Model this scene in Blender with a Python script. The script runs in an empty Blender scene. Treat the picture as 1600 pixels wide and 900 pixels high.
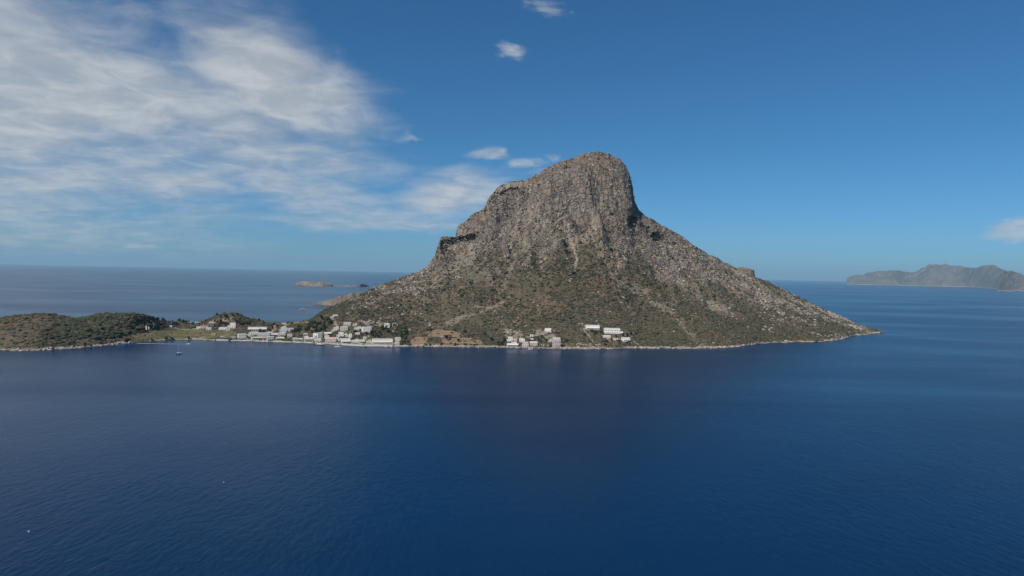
import bpy, bmesh, math, random
import numpy as np
from mathutils import Vector, Matrix, Euler

random.seed(7)
RNG = np.random.default_rng(11)
scene = bpy.context.scene
COL = scene.collection
R = math.radians

# ------------------------------------------------------------------ camera
CAM_H = 130.0
PITCH, ROLL = 1.24, 1.17            # degrees: looking slightly down, horizon falling to the right
FPX = 1066.67                       # focal length in pixels of a 1600 px wide frame (24 mm on 36 mm)
cam_data = bpy.data.cameras.new('camera')
cam_data.lens = 24.0
cam_data.sensor_width = 36.0
cam_data.clip_start = 1.0
cam_data.clip_end = 300000.0
cam = bpy.data.objects.new('camera', cam_data)
COL.objects.link(cam)
CAM_R = Matrix.Rotation(R(90 - PITCH), 3, 'X') @ Matrix.Rotation(R(ROLL), 3, 'Z')
cam.matrix_world = Matrix.Translation((0, 0, CAM_H)) @ CAM_R.to_4x4()
scene.camera = cam

# ------------------------------------------------------------------ light
SUN_AZ, SUN_EL = -136.0, 47.0        # azimuth from the view axis (negative: left), elevation
SKY_STRENGTH = 0.075
SUN_STRENGTH = 4.7
EXPOSURE = 0.0
scene.view_settings.view_transform = 'Standard'
scene.view_settings.look = 'None'
scene.view_settings.exposure = EXPOSURE
scene.view_settings.gamma = 1.0
scene.view_settings.use_curve_mapping = False
sun_dir = Vector((math.sin(R(SUN_AZ)) * math.cos(R(SUN_EL)), math.cos(R(SUN_AZ)) * math.cos(R(SUN_EL)), math.sin(R(SUN_EL))))
sl = bpy.data.lights.new('sun', 'SUN')
sl.energy = SUN_STRENGTH
sl.angle = R(0.53)
sl.color = (1.0, 0.93, 0.83)
sun = bpy.data.objects.new('sun', sl)
sun.rotation_euler = sun_dir.to_track_quat('Z', 'Y').to_euler()
sun.location = (0, 0, 2000)
COL.objects.link(sun)


# ------------------------------------------------------------------ node helper
class S:
    """a socket with arithmetic"""
    def __init__(self, nt, sock): self.nt, self.s = nt, sock
    def _m(self, op, *others, clamp=False):
        n = self.nt.nodes.new('ShaderNodeMath'); n.operation = op; n.use_clamp = clamp
        for i, o in enumerate((self,) + others):
            if isinstance(o, S): self.nt.links.new(o.s, n.inputs[i])
            else: n.inputs[i].default_value = float(o)
        return S(self.nt, n.outputs[0])
    def __add__(self, o): return self._m('ADD', o)
    def __radd__(self, o): return self._m('ADD', o)
    def __sub__(self, o): return self._m('SUBTRACT', o)
    def __rsub__(self, o): return (self * -1.0) + o
    def __mul__(self, o): return self._m('MULTIPLY', o)
    def __rmul__(self, o): return self._m('MULTIPLY', o)
    def __truediv__(self, o): return self._m('DIVIDE', o)
    def max(self, o): return self._m('MAXIMUM', o)
    def min(self, o): return self._m('MINIMUM', o)
    def pow(self, o): return self._m('POWER', o)
    def clamp(self): return self._m('ADD', 0.0, clamp=True)
    def ramp(self, a, b, lo=0.0, hi=1.0, smooth=True):
        n = self.nt.nodes.new('ShaderNodeMapRange')
        n.interpolation_type = 'SMOOTHSTEP' if smooth else 'LINEAR'
        self.nt.links.new(self.s, n.inputs[0])
        for i, v in zip((1, 2, 3, 4), (a, b, lo, hi)): n.inputs[i].default_value = v
        return S(self.nt, n.outputs[0])


def mixc(nt, fac, a, b, mode='MIX'):
    n = nt.nodes.new('ShaderNodeMix'); n.data_type = 'RGBA'; n.blend_type = mode; n.clamp_factor = True
    def put(i, v):
        if isinstance(v, S): nt.links.new(v.s, n.inputs[i])
        elif isinstance(v, (int, float)): n.inputs[i].default_value = v
        else: n.inputs[i].default_value = (*v, 1.0)
    put(0, fac); put(6, a); put(7, b)
    return S(nt, n.outputs[2])


def noise(nt, vec, scale, detail=6.0, rough=0.55, distort=0.0, dims='3D'):
    n = nt.nodes.new('ShaderNodeTexNoise'); n.noise_dimensions = dims
    n.inputs['Scale'].default_value = scale; n.inputs['Detail'].default_value = detail
    n.inputs['Roughness'].default_value = rough; n.inputs['Distortion'].default_value = distort
    if vec is not None: nt.links.new(vec.s, n.inputs['Vector'])
    return S(nt, n.outputs[0])


def combine(nt, x, y, z=0.0):
    n = nt.nodes.new('ShaderNodeCombineXYZ')
    for i, v in enumerate((x, y, z)):
        if isinstance(v, S): nt.links.new(v.s, n.inputs[i])
        else: n.inputs[i].default_value = v
    return S(nt, n.outputs[0])


# ------------------------------------------------------------------ pixels of the photograph to rays
CR = np.array(CAM_R)
def rays(px, py):
    px = np.asarray(px, float); py = np.asarray(py, float)
    v = np.stack([px - 800.0, -(py - 450.0), np.full_like(px, -FPX)], -1)
    return v @ CR.T
def az_te(px, py):
    """azimuth and tangent of elevation of the ray through a pixel"""
    v = rays(px, py)
    return np.arctan2(v[..., 0], v[..., 1]), v[..., 2] / np.hypot(v[..., 0], v[..., 1])
def project(x, y, z):
    p = np.stack([x, y, z - CAM_H], -1) @ CR
    return 800.0 - FPX * p[..., 0] / p[..., 2], 450.0 + FPX * p[..., 1] / p[..., 2]


# ------------------------------------------------------------------ world: Nishita sky and clouds by direction
world = bpy.data.worlds.new('World')
scene.world = world
world.use_nodes = True
wt = world.node_tree
wt.nodes.clear()
w_out = wt.nodes.new('ShaderNodeOutputWorld')
w_bg = wt.nodes.new('ShaderNodeBackground')
wt.links.new(w_bg.outputs[0], w_out.inputs[0])
sky = wt.nodes.new('ShaderNodeTexSky')
sky.sky_type = 'NISHITA'
sky.sun_disc = False
sky.sun_elevation = R(SUN_EL)
sky.sun_rotation = R(SUN_AZ)
sky.altitude = 100.0
sky.air_density = 1.0
sky.dust_density = 0.35
sky.ozone_density = 3.0
w_bg.inputs['Strength'].default_value = SKY_STRENGTH
tc = wt.nodes.new('ShaderNodeTexCoord')
sep = wt.nodes.new('ShaderNodeSeparateXYZ')
wt.links.new(tc.outputs['Generated'], sep.inputs[0])
dx, dy, dz = (S(wt, o) for o in sep.outputs)
az = dx._m('ARCTAN2', dy)
el = dz.max(-1.0).min(1.0)._m('ARCSINE')

# (photo x, photo y, half width px, half height px, tilt deg, strength)
CLOUDS = [
    (-420, 60, 560, 240, -8, 1.15), (60, 130, 360, 105, -8, 1.0), (430, 125, 185, 85, -28, 1.05), (330, 195, 330, 60, -10, .85),
    (420, 55, 70, 75, -55, .55), (250, 265, 170, 50, -14, .75), (500, 312, 160, 46, -12, .88),
    (700, 305, 105, 42, 14, .98), (570, 345, 200, 22, 0, .78), (120, 320, 260, 34, 0, .40), ]
PUFFS = [
    (800, 80, 34, 16, -10, .78), (766, 240, 42, 13, 2, .78), (822, 254, 62, 11, 8, .74), (850, 12, 44, 18, -15, .62), (835, 268, 40, 10, 0, .55),
    (206, 385, 20, 6, 0, .85), (234, 384, 12, 5, 0, .72), (1590, 360, 38, 19, 0, 1.0), (1800, 330, 90, 34, 0, .9), (640, 215, 50, 26, 20, .5),
]
blob = puff = None
for kk, (bx_, by_, rx, ry, tilt, amp) in enumerate(CLOUDS + PUFFS):
    a0, t0 = az_te(np.array([bx_]), np.array([by_]))
    a0, e0 = float(a0[0]), math.atan(float(t0[0]))
    ca, sa = math.cos(R(tilt)), math.sin(R(tilt))
    u = ((az - a0) * ca + (el - e0) * sa) * (FPX / rx)
    v = ((el - e0) * ca - (az - a0) * sa) * (FPX / ry)
    q = (u * u + v * v)
    g = (q * -0.9)._m('EXPONENT') * amp
    if kk < len(CLOUDS): blob = g if blob is None else blob.max(g)
    else: puff = g if puff is None else puff.max(g)
den = dz.max(0.0) + 0.16
pl = combine(wt, dx / den, dy / den, 0.0)
pls = combine(wt, dx / den * 1.0 + dy / den * 0.35, dy / den * 1.6, 3.1)
n1 = noise(wt, pls, 1.25, 8.0, 0.52, 0.7)
n2 = noise(wt, pl, 6.0, 7.0, 0.58, 0.5)
n3 = noise(wt, pl, 1.1, 3.0, 0.5, 0.2)
cov = blob + (n1 - 0.5) * 0.85 + (n2 - 0.5) * 0.24 + (n3 - 0.5) * 0.25
wisp = combine(wt, az * 14.0, el * 34.0, 1.7)
n4 = noise(wt, wisp, 1.6, 7.0, 0.62, 0.8)
n5 = noise(wt, combine(wt, az * 5.0 + el * 3.0, el * 13.0, 4.4), 1.2, 8.0, 0.6, 1.1)
cov = cov + (n5 - 0.5) * 0.62
a_main = cov.ramp(0.24, 1.12) * blob.ramp(0.02, 0.22) * 0.84
a_puff = (puff + (n4 - 0.5) * 1.25).ramp(0.32, 0.98) * puff.ramp(0.03, 0.25) * 0.72
alpha = a_main.max(a_puff)
cloud_col = mixc(wt, n2.ramp(0.35, 0.68), (5.9, 6.3, 6.7), (8.2, 8.4, 8.4))
sky_tint = mixc(wt, el.ramp(0.02, 0.20), (0.37, 0.75, 1.20), (0.305, 0.725, 1.035))
sky_grade = mixc(wt, 1.0, S(wt, sky.outputs[0]), sky_tint, 'MULTIPLY')
sky_mix = mixc(wt, alpha, sky_grade, cloud_col)
wt.links.new(sky_mix.s, w_bg.inputs['Color'])


# ------------------------------------------------------------------ numpy noise
def _hash(ix, iy, seed):
    h = (ix.astype(np.int64) * 374761393 + iy.astype(np.int64) * 668265263 + seed * 1442695041) & 0xFFFFFFFF
    h = ((h ^ (h >> 13)) * 1274126177) & 0xFFFFFFFF
    h = (h ^ (h >> 16)) & 0xFFFFFFFF
    return h.astype(np.float64) / 4294967295.0
def vnoise(x, y, seed=0):
    x0, y0 = np.floor(x), np.floor(y)
    fx, fy = x - x0, y - y0
    fx = fx * fx * fx * (fx * (fx * 6 - 15) + 10); fy = fy * fy * fy * (fy * (fy * 6 - 15) + 10)
    a = _hash(x0, y0, seed); b = _hash(x0 + 1, y0, seed); c = _hash(x0, y0 + 1, seed); d = _hash(x0 + 1, y0 + 1, seed)
    return (a + (b - a) * fx) * (1 - fy) + (c + (d - c) * fx) * fy
def fbm(x, y, scale, octaves=5, seed=0, gain=0.5):
    """-1..1"""
    t = np.zeros_like(x, dtype=float); amp, tot, f = 1.0, 0.0, 1.0 / scale
    for o in range(octaves):
        ca, sa = math.cos(o * 1.1), math.sin(o * 1.1)
        t += amp * (vnoise((x * ca - y * sa) * f + 17.3 * o, (x * sa + y * ca) * f - 9.1 * o, seed + o) * 2 - 1)
        tot += amp; amp *= gain; f *= 2.03
    return t / tot * 1.6
def ridged(x, y, scale, octaves=5, seed=0):
    """0..1, sharp crests"""
    t = np.zeros_like(x, dtype=float); amp, tot, f = 1.0, 0.0, 1.0 / scale
    for o in range(octaves):
        ca, sa = math.cos(o * 0.9), math.sin(o * 0.9)
        t += amp * (1 - np.abs(vnoise((x * ca - y * sa) * f + 5.7 * o, (x * sa + y * ca) * f + 3.3 * o, seed + o) * 2 - 1))
        tot += amp; amp *= 0.55; f *= 2.1
    return t / tot
def sstep(v, a, b):
    t = np.clip((v - a) / (b - a), 0, 1)
    return t * t * (3 - 2 * t)


# ------------------------------------------------------------------ terrain: control lines
SHORE = np.array([(-260, 536), (-200, 541), (-100, 544), (0, 546), (20, 548), (60, 547), (80, 546), (100, 545), (130, 543), (150, 541), (165, 539), (190, 536.5), (215, 534.5), (240, 533),
    (262, 531.5), (300, 531), (340, 532), (390, 533), (420, 534), (450, 535), (480, 536), (510, 537.5), (530, 539), (560, 540.5), (580, 541), (620, 541.5),
    (640, 541.5), (700, 542), (780, 543), (850, 544.6), (900, 545.2), (950, 545.2), (1000, 543.8), (1020, 544.3), (1080, 544.2), (1130, 543.2), (1158, 541.2),
    (1178, 537.8), (1200, 535.8), (1240, 534.5), (1285, 534), (1305, 531.5), (1322, 528.5), (1330, 524.5), (1350, 523.2), (1374, 520), (1392, 517)], float)
# photo x, photo y of the skyline, distance of the crest
SKYLINE = np.array([(-260, 534, 1090), (-200, 512, 1160), (-100, 500, 1190), (0, 497, 1190), (20, 494, 1195), (40, 492, 1200), (60, 490, 1200), (75, 490, 1205), (90, 493, 1225), (110, 498, 1250), (130, 496, 1245),
    (150, 492.5, 1240), (175, 491, 1236), (200, 490, 1236), (220, 491, 1245), (232, 494, 1270), (245, 499.5, 1340), (260, 502.5, 1430), (275, 502.5, 1460), (290, 503, 1480),
    (300, 504, 1480), (315, 504, 1460), (322, 500, 1440), (335, 493, 1415), (350, 490, 1408), (365, 490, 1410), (372, 492, 1415), (385, 496, 1425),
    (400, 500, 1440), (415, 503.5, 1460), (430, 505, 1480), (445, 504, 1490), (470, 502.5, 1480), (485, 499, 1450), (500, 489, 1435), (512, 482, 1430),
    (530, 475, 1430), (560, 461, 1435), (590, 447, 1490), (600, 443, 1505), (620, 437, 1550), (640, 429, 1600), (652, 425, 1625), (665, 418, 1650),
    (672, 411, 1660), (680, 400, 1672), (684, 389, 1680), (687, 377, 1682), (690, 372, 1686), (700, 371, 1690), (712, 368, 1695), (715, 353, 1700), (730, 341, 1710), (745, 331, 1720),
    (757, 325, 1730), (762, 313, 1735), (775, 296, 1745), (785, 288.5, 1760), (800, 286, 1775), (820, 285, 1790), (832, 277, 1795), (850, 265, 1805),
    (870, 255, 1815), (890, 247, 1830), (910, 242.5, 1845), (930, 239.5, 1850), (940, 238.5, 1850), (952, 240.5, 1850), (965, 247.5, 1848), (975, 257, 1846),
    (983, 270, 1842), (987, 285, 1840), (990, 305, 1838), (992, 315, 1838), (998, 325, 1838), (1003, 332, 1840), (1015, 340, 1842), (1030, 349, 1846), (1045, 357, 1850),
    (1060, 366, 1856), (1075, 376, 1862), (1087, 386, 1868), (1100, 394, 1874), (1115, 402, 1880), (1130, 409, 1884), (1140, 412, 1888), (1144, 417, 1888),
    (1160, 424, 1894), (1180, 433, 1900), (1200, 441, 1900), (1220, 450, 1898), (1240, 461, 1892), (1260, 470, 1884), (1280, 480, 1874), (1300, 489, 1860),
    (1320, 497, 1846), (1340, 506, 1825), (1355, 512, 1795), (1368, 516.5, 1760), (1376, 519.5, 1722), (1392, 516.5, 1730)], float)
TK = np.array([0, .03, .1, .2, .35, .5, .65, .8, .9, 1.0])
PROFILE = [  # photo x, share of the crest height at the knots TK from shore to crest
    (-260, [0, .10, .24, .42, .64, .79, .9, .97, .995, 1]),
    (200, [0, .09, .22, .40, .62, .78, .9, .97, .995, 1]),
    (290, [0, .14, .24, .34, .48, .62, .76, .9, .97, 1]),
    (350, [0, .05, .08, .12, .19, .33, .56, .82, .95, 1]),
    (430, [0, .16, .26, .38, .52, .66, .8, .91, .97, 1]),
    (520, [0, .05, .10, .17, .31, .47, .63, .8, .9, 1]),
    (640, [0, .02, .055, .12, .25, .39, .56, .76, .88, 1]),
    (760, [0, .010, .03, .08, .19, .32, .48, .70, .87, 1]),
    (900, [0, .008, .026, .075, .18, .30, .455, .71, .90, 1]),
    (1000, [0, .012, .04, .1, .22, .35, .51, .71, .87, 1]),
    (1100, [0, .025, .065, .14, .28, .42, .57, .75, .88, 1]),
    (1250, [0, .06, .13, .23, .39, .54, .69, .84, .93, 1]),
    (1400, [0, .10, .2, .32, .47, .6, .73, .86, .94, 1]),
]
_sa, _st = az_te(SHORE[:, 0], SHORE[:, 1])
_sd = -CAM_H / _st
_ra, _rt = az_te(SKYLINE[:, 0], SKYLINE[:, 1])
_rd = SKYLINE[:, 2] / np.cos(_ra)
_rz = CAM_H + _rd * _rt
_pa = az_te(np.array([p[0] for p in PROFILE], float), np.full(len(PROFILE), 500.0))[0]
_pt = np.array([p[1] for p in PROFILE])
# crest height smoothed along the azimuth, used for the lower slopes
_fa = np.linspace(_ra[0] - .03, _ra[-1] + .02, 1600)
_fz = np.maximum(np.interp(_fa, _ra, _rz), 0)
_k = np.exp(-0.5 * (np.arange(-60, 61) / 36.0) ** 2); _k /= _k.sum()
_fzs = np.convolve(np.pad(_fz, 60, mode='edge'), _k, 'valid')
_fd = np.interp(_fa, _ra, _rd)
_fs = np.interp(_fa, _sa, _sd)
_k3 = np.exp(-0.5 * (np.arange(-90, 91) / 30.0) ** 2); _k3 /= _k3.sum()
_fss = np.convolve(np.pad(_fs, 90, mode='edge'), _k3, 'valid')
_k2 = np.exp(-0.5 * (np.arange(-30, 31) / 9.0) ** 2); _k2 /= _k2.sum()
_fds = np.convolve(np.pad(_fd, 30, mode='edge'), _k2, 'valid')

GULLY_A = float(az_te(np.array([897.0]), np.array([400.0]))[0][0])
def terrain(x, y):
    """height of the island, with the position inside it: t from the shore (0) to the crest (1)"""
    a = np.arctan2(x, y)
    d = np.hypot(x, y)
    d0 = np.interp(a, _sa, _sd)
    d1 = np.interp(a, _fa, _fds)
    zr = np.interp(a, _fa, _fz)
    zs = np.minimum(np.interp(a, _fa, _fzs), zr * 1.35 + 3)
    zr = zr + (fbm(a * 1500, a * 0, 18, 4, 15) * 4.2 + fbm(a * 1500, a * 0, 70, 2, 16) * 2.0) * sstep(zr, 90, 200)
    big = sstep(zr, 60, 230)
    d0 = d0 + fbm(x, y, 34, 4, 91) * 3.0 * sstep(zr, 15, 60) + fbm(x, y, 14, 3, 92) * 1.3
    d0s = np.interp(a, _fa, _fss)
    w0 = sstep(d - d0, 0.0, 140.0) * sstep(d1 - d0, 60, 200)
    d00 = d0 * (1 - w0) + d0s * w0              # further inland the small bays no longer shape the slope
    span = np.maximum(d1 - d00, 18.0)
    t = (d - d00) / span
    env = np.clip(t, 0, 1) * np.clip(1.02 - t, 0, 1) * 4
    # the surface is warped in plan so that buttresses, gullies and ledges run down the slope
    ang = a * 1500
    flute = ridged(ang + fbm(x, y, 90, 3, 4) * 40, d * 0.5, 95, 4, 5) - 0.55
    gully = np.exp(-((a - GULLY_A) * 1500 / 26 + fbm(x, y, 60, 2, 8) * .6) ** 2) * sstep(1 - t, .08, .3)
    warp = (fbm(x, y, 130, 5, 3) * 26 + flute * 44 * sstep(t, .2, .7) - 30 * gully * sstep(t, .35, .6)) * big + fbm(x, y, 70, 4, 6) * 9 * (1 - big)
    tt = np.clip(t + warp * np.clip(env, 0, 1) / span, 0, 1)
    ai = np.interp(a, _pa, np.arange(len(_pa)))
    i0 = np.clip(np.floor(ai).astype(int), 0, len(_pa) - 2); fr = ai - i0
    ti = np.interp(tt, TK, np.arange(len(TK)))
    j0 = np.clip(np.floor(ti).astype(int), 0, len(TK) - 2); fj = ti - j0
    fj = fj
    pj = lambda i: _pt[i, j0] * (1 - fj) + _pt[i, j0 + 1] * fj
    s = pj(i0) * (1 - fr) + pj(i0 + 1) * fr
    top = sstep(tt, .58, 1.0)
    z = zs * s + (zr - zs) * top * s
    # ledges of limestone strata in the upper face
    lay = z / 17.0 + fbm(x, y, 120, 3, 21) * 1.6
    z = z + (np.abs((lay % 1.0) - 0.5) * 2 - 0.5) * 5.0 * sstep(s * zr, 90, 200) * np.clip(env * 1.5, 0, 1) * big
    edge = np.clip(t / 0.10, 0, 1)
    rough = np.clip(env * 1.4 + .16, 0, 1) * edge
    z = z + fbm(x, y, 26, 4, 31) * rough * (1.3 + 3.6 * big * sstep(t, .15, .6))
    z = z + (ridged(x, y, 12, 3, 41) - .6) * rough * (0.8 + 5.5 * big * sstep(t, .25, .6))
    z = z + (ridged(x, y, 38, 3, 45) - .6) * rough * 15 * big * sstep(t, .2, .6)
    # behind the crest the ground falls to the far coast
    db = np.maximum(d - d1, 0)
    back = np.maximum(zr * 1.1, 26)
    u = db / back
    zb = zr * (1 - np.clip(u, 0, 2)) * (1 - 0.18 * np.clip(u, 0, 1)) - np.clip(u - .9, 0, 1) * 6 + fbm(x, y, 30, 4, 51) * 2.2 * np.clip(db / 25, 0, 1)
    z = np.where(d > d1, zb, z)
    # sea bed in front of the coast
    z = np.where(t <= 0, np.maximum((d - d0) * 0.22, -9.0), z + 0.35 * np.clip(t * span / 6, 0, 1))
    out = (a < _ra[0]) | (a > _sa[-1])
    z = np.where(out, -9.0, z)
    # the knob behind the right-hand ridge
    for (px_, py_, dd, hw, hd, hh) in HEADS:
        ha, hte = az_te(np.array([px_]), np.array([py_]))
        cx, cy = dd * math.sin(ha[0]), dd * math.cos(ha[0])
        qq = ((x - cx) / hw) ** 2 + ((y - cy) / hd) ** 2
        hz = hh - 6 * qq - 90 * np.maximum(qq - 1, 0) + fbm(x, y, 22, 4, 61) * 3.0 * np.clip(1.2 - qq, 0, 1)
        z = np.maximum(z, np.maximum(hz, -9))
    return z, t, s, zr, d1 - d

# photo x, y (only for the bearing), distance, half width, half depth, height
HEADS = [(1160, 425, 2120, 27, 60, 159)]

GX0, GX1, GY0, GY1, GS = -1290.0, 1010.0, 690.0, 2330.0, 2.3
gx = np.arange(GX0, GX1 + GS, GS); gy = np.arange(GY0, GY1 + GS, GS)
GXX, GYY = np.meshgrid(gx, gy)                       # rows: y
GZ, GT, GSH, GZR, GB = terrain(GXX, GYY)

# plots dug level for the houses come later; heights are read back through this
def ground(x, y):
    fx = (np.asarray(x, float) - GX0) / GS; fy = (np.asarray(y, float) - GY0) / GS
    ix = np.clip(np.floor(fx).astype(int), 0, len(gx) - 2); iy = np.clip(np.floor(fy).astype(int), 0, len(gy) - 2)
    ax, ay = fx - ix, fy - iy
    return (GZ[iy, ix] * (1 - ax) + GZ[iy, ix + 1] * ax) * (1 - ay) + (GZ[iy + 1, ix] * (1 - ax) + GZ[iy + 1, ix + 1] * ax) * ay

def at(px, py):
    """the point of the ground seen at a pixel of the photograph"""
    v = rays(np.array([float(px)]), np.array([float(py)]))[0]
    hv = math.hypot(v[0], v[1]); v = v / hv
    ds = np.arange(900.0, 2300.0, 1.0)
    zz = CAM_H + v[2] * ds
    g = np.maximum(ground(v[0] * ds, v[1] * ds), 0.0)
    hit = np.nonzero(zz <= g)[0]
    k = hit[0] if len(hit) else len(ds) - 1
    return Vector((v[0] * ds[k], v[1] * ds[k], float(g[k])))
def at_z(px, py, z=0.0):
    v = rays(np.array([float(px)]), np.array([float(py)]))[0]
    k = (z - CAM_H) / v[2]
    return Vector((v[0] * k, v[1] * k, z))


# ------------------------------------------------------------------ ground cover masks (where soil, grass, rock and beach lie)
def inpoly(u, v, poly):
    p = np.array(poly, float); r = np.zeros(u.shape, bool); n = len(p); j = n - 1
    lo, hi = p.min(0), p.max(0)
    box = (u >= lo[0]) & (u <= hi[0]) & (v >= lo[1]) & (v <= hi[1])
    uu, vv = u[box], v[box]; rr = np.zeros(uu.shape, bool)
    for i in range(n):
        xi, yi = p[i]; xj, yj = p[j]
        c = ((yi > vv) != (yj > vv)) & (uu < (xj - xi) * (vv - yi) / (yj - yi + 1e-12) + xi)
        rr ^= c; j = i
    r[box] = rr
    return r
def line_dist(u, v, pts):
    p = np.array(pts, float); best = np.full(u.shape, 1e9)
    for a, b in zip(p[:-1], p[1:]):
        ab = b - a; L = (ab ** 2).sum()
        k = np.clip(((u - a[0]) * ab[0] + (v - a[1]) * ab[1]) / L, 0, 1)
        best = np.minimum(best, np.hypot(u - a[0] - k * ab[0], v - a[1] - k * ab[1]))
    return best

GRASS = [[(205, 531), (212, 521), (238, 517), (272, 515), (300, 512.5), (318, 515), (338, 517), (362, 517), (373, 521), (362, 529), (300, 530), (270, 530), (240, 532)],
         [(640, 541), (645, 533), (690, 537), (765, 538), (790, 541), (790, 543)], [(868, 534), (895, 536), (895, 544), (872, 544)]]
ORANGE = [[(641, 541), (641, 530), (652, 526), (668, 527), (668, 538)], [(668, 520), (684, 514), (706, 517), (733, 524), (716, 527), (668, 526)], [(690, 529), (735, 527), (754, 533), (754, 538), (690, 536)],
          [(624, 515), (632, 511), (642, 514), (640, 517)], [(440, 505), (480, 500), (483, 504), (440, 510)]]
BARE = [[(774, 298), (785, 289), (800, 285), (824, 284), (815, 291), (795, 294.5), (780, 303)], [(900, 536), (906, 534), (944, 541), (944, 544), (900, 544)], [(785, 513), (815, 516), (820, 529), (806, 529), (790, 525)], [(833, 516), (856, 514), (862, 524), (836, 528)], [(845, 526), (866, 521), (870, 527), (850, 531)],
        [(904, 506), (915, 507), (914, 517), (905, 513)], [(940, 522), (952, 526), (965, 529), (962, 534), (940, 531)], [(570, 508), (590, 501), (602, 504), (590, 509)],
        [(322, 507), (326, 501), (337, 500), (335, 506)], [(345, 499), (362, 496), (362, 500), (346, 502)],
        [(1100, 471), (1117, 468), (1140, 481), (1136, 487), (1112, 485)], [(560, 500), (575, 498), (600, 510), (575, 512)]]
PATHS = [([(806, 392), (796, 425), (778, 462)], 4.5), ([(938, 392), (950, 420), (968, 452)], 5), ([(1036, 396), (1062, 430), (1094, 468)], 6), ([(852, 384), (846, 412), (850, 430)], 4), ([(722, 400), (702, 424), (676, 440)], 6), ([(1108, 424), (1152, 456), (1196, 482)], 5), ([(1180, 470), (1240, 498), (1290, 515)], 4.5), ([(600, 460), (640, 452), (690, 448)], 3.5), ([(905, 505), (905, 512), (915, 520), (921, 526), (925, 532), (936, 541)], 1.3), ([(958, 528.5), (972, 531), (986, 533), (993, 536), (999, 541)], 1.5), ([(742, 478), (768, 481), (775, 490), (783, 500), (790, 512), (796, 535)], 1.2),
         ([(886, 350), (893, 375), (898, 392), (900, 405), (898, 425), (890, 440)], 2.4), ([(808, 529), (835, 526), (852, 521), (862, 516), (870, 519)], 1.4), ([(990, 447), (1020, 470), (1060, 500), (1085, 530), (1100, 542)], 6.0),
         ([(700, 505), (730, 494), (770, 480), (800, 462)], 3.6), ([(270, 512), (290, 514.5), (312, 514)], 1.0), ([(520, 498), (525, 508)], 1.6), ([(960, 430), (985, 450), (1010, 462)], 5)]
ROCKLINE = np.array([(380, 380), (560, 452), (600, 446), (640, 437), (690, 416), (740, 406), (800, 398), (840, 376), (900, 372), (955, 376), (1000, 400), (1040, 424), (1100, 440), (1150, 452), (1250, 486), (1330, 512), (1400, 530)], float)
ROCKLINE_LEFT_CUT = 470
def cover(x, y, z):
    u, v = project(x, y, z)
    wu = u + fbm(x, y, 14, 3, 71) * 1.6; wv = v + fbm(x, y, 14, 3, 72) * 0.7
    grass = np.zeros_like(u); orange = np.zeros_like(u); pale = np.zeros_like(u)
    for p in GRASS: grass[inpoly(wu, wv, p)] = 1
    for p in ORANGE: orange[inpoly(wu, wv, p)] = 1
    for p in BARE: pale[inpoly(wu, wv, p)] = .62
    for pts, w in PATHS:
        k = line_dist(u + fbm(x, y, 22, 3, 73) * w * .8, v + fbm(x, y, 22, 3, 74) * w * .6, pts)
        pale = np.maximum(pale, (1 - sstep(k, w * .4, w * 1.1)) * (.85 if w < 2 else .75 if w < 3 else .5 if w < 4 else .36))
    yr = np.interp(u, ROCKLINE[:, 0], ROCKLINE[:, 1])
    band = np.exp(-((v - yr + 22) / 40.0) ** 2) * sstep(u, 590, 680)
    pale = np.maximum(pale, band * sstep(fbm(x, y * .6, 30, 4, 79), .10, .55) * .55)
    rock = sstep(yr - v + fbm(x, y, 60, 5, 75) * 30 + fbm(x, y, 16, 3, 76) * 26, -40, 30) * sstep(u, 520, 600)
    return u, v, rock, grass, orange, pale

GU, GV, GROCK, GGRASS, GORANGE, GPALE = cover(GXX, GYY, GZ)
# beaches and wave-washed rock along the coast
GPALE = np.maximum(GPALE, (1 - sstep(GZ + fbm(GXX, GYY, 18, 3, 77) * 1.3 + fbm(GXX, GYY, 90, 3, 78) * 1.3, 1.0, 2.6)) * (GT > -.5) * 1.0)

# plots of land of the houses, dug or filled level, are asked for through this before the mesh is made
LEVELLED = []
def level(cx, cy, hw, hd, yaw, z):
    c, s = math.cos(yaw), math.sin(yaw)
    x0, x1 = np.searchsorted(gx, [cx - 30, cx + 30]); y0, y1 = np.searchsorted(gy, [cy - 30, cy + 30])
    X, Y = GXX[y0:y1, x0:x1] - cx, GYY[y0:y1, x0:x1] - cy
    lx, ly = X * c + Y * s, -X * s + Y * c
    k = np.maximum(np.abs(lx) - hw, np.abs(ly) - hd)
    m = 1 - sstep(k, 0.5, 5.0)
    GZ[y0:y1, x0:x1] = GZ[y0:y1, x0:x1] * (1 - m) + z * m


# ------------------------------------------------------------------ mesh and material helpers
def link(o, parent=None):
    COL.objects.link(o)
    if parent is not None: o.parent = parent
    return o
def tag(o, label=None, cat=None, group=None, kind=None):
    if label: o['label'] = label
    if cat: o['category'] = cat
    if group: o['group'] = group
    if kind: o['kind'] = kind
    return o
def np_mesh(name, verts, faces, attrs=None, smooth=False):
    """faces: (n,3) or (n,4) int array"""
    me = bpy.data.meshes.new(name)
    verts = np.ascontiguousarray(verts, dtype=np.float32); faces = np.ascontiguousarray(faces, dtype=np.int32)
    n, k = faces.shape
    me.vertices.add(len(verts)); me.vertices.foreach_set('co', verts.ravel())
    me.loops.add(n * k); me.loops.foreach_set('vertex_index', faces.ravel())
    me.polygons.add(n)
    me.polygons.foreach_set('loop_start', np.arange(0, n * k, k, dtype=np.int32))
    me.polygons.foreach_set('use_smooth', np.full(n, smooth))
    for an, av in (attrs or {}).items():
        at_ = me.attributes.new(an, 'FLOAT', 'POINT'); at_.data.foreach_set('value', np.ascontiguousarray(av, dtype=np.float32))
    me.update(calc_edges=True); me.validate()
    return me
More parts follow.
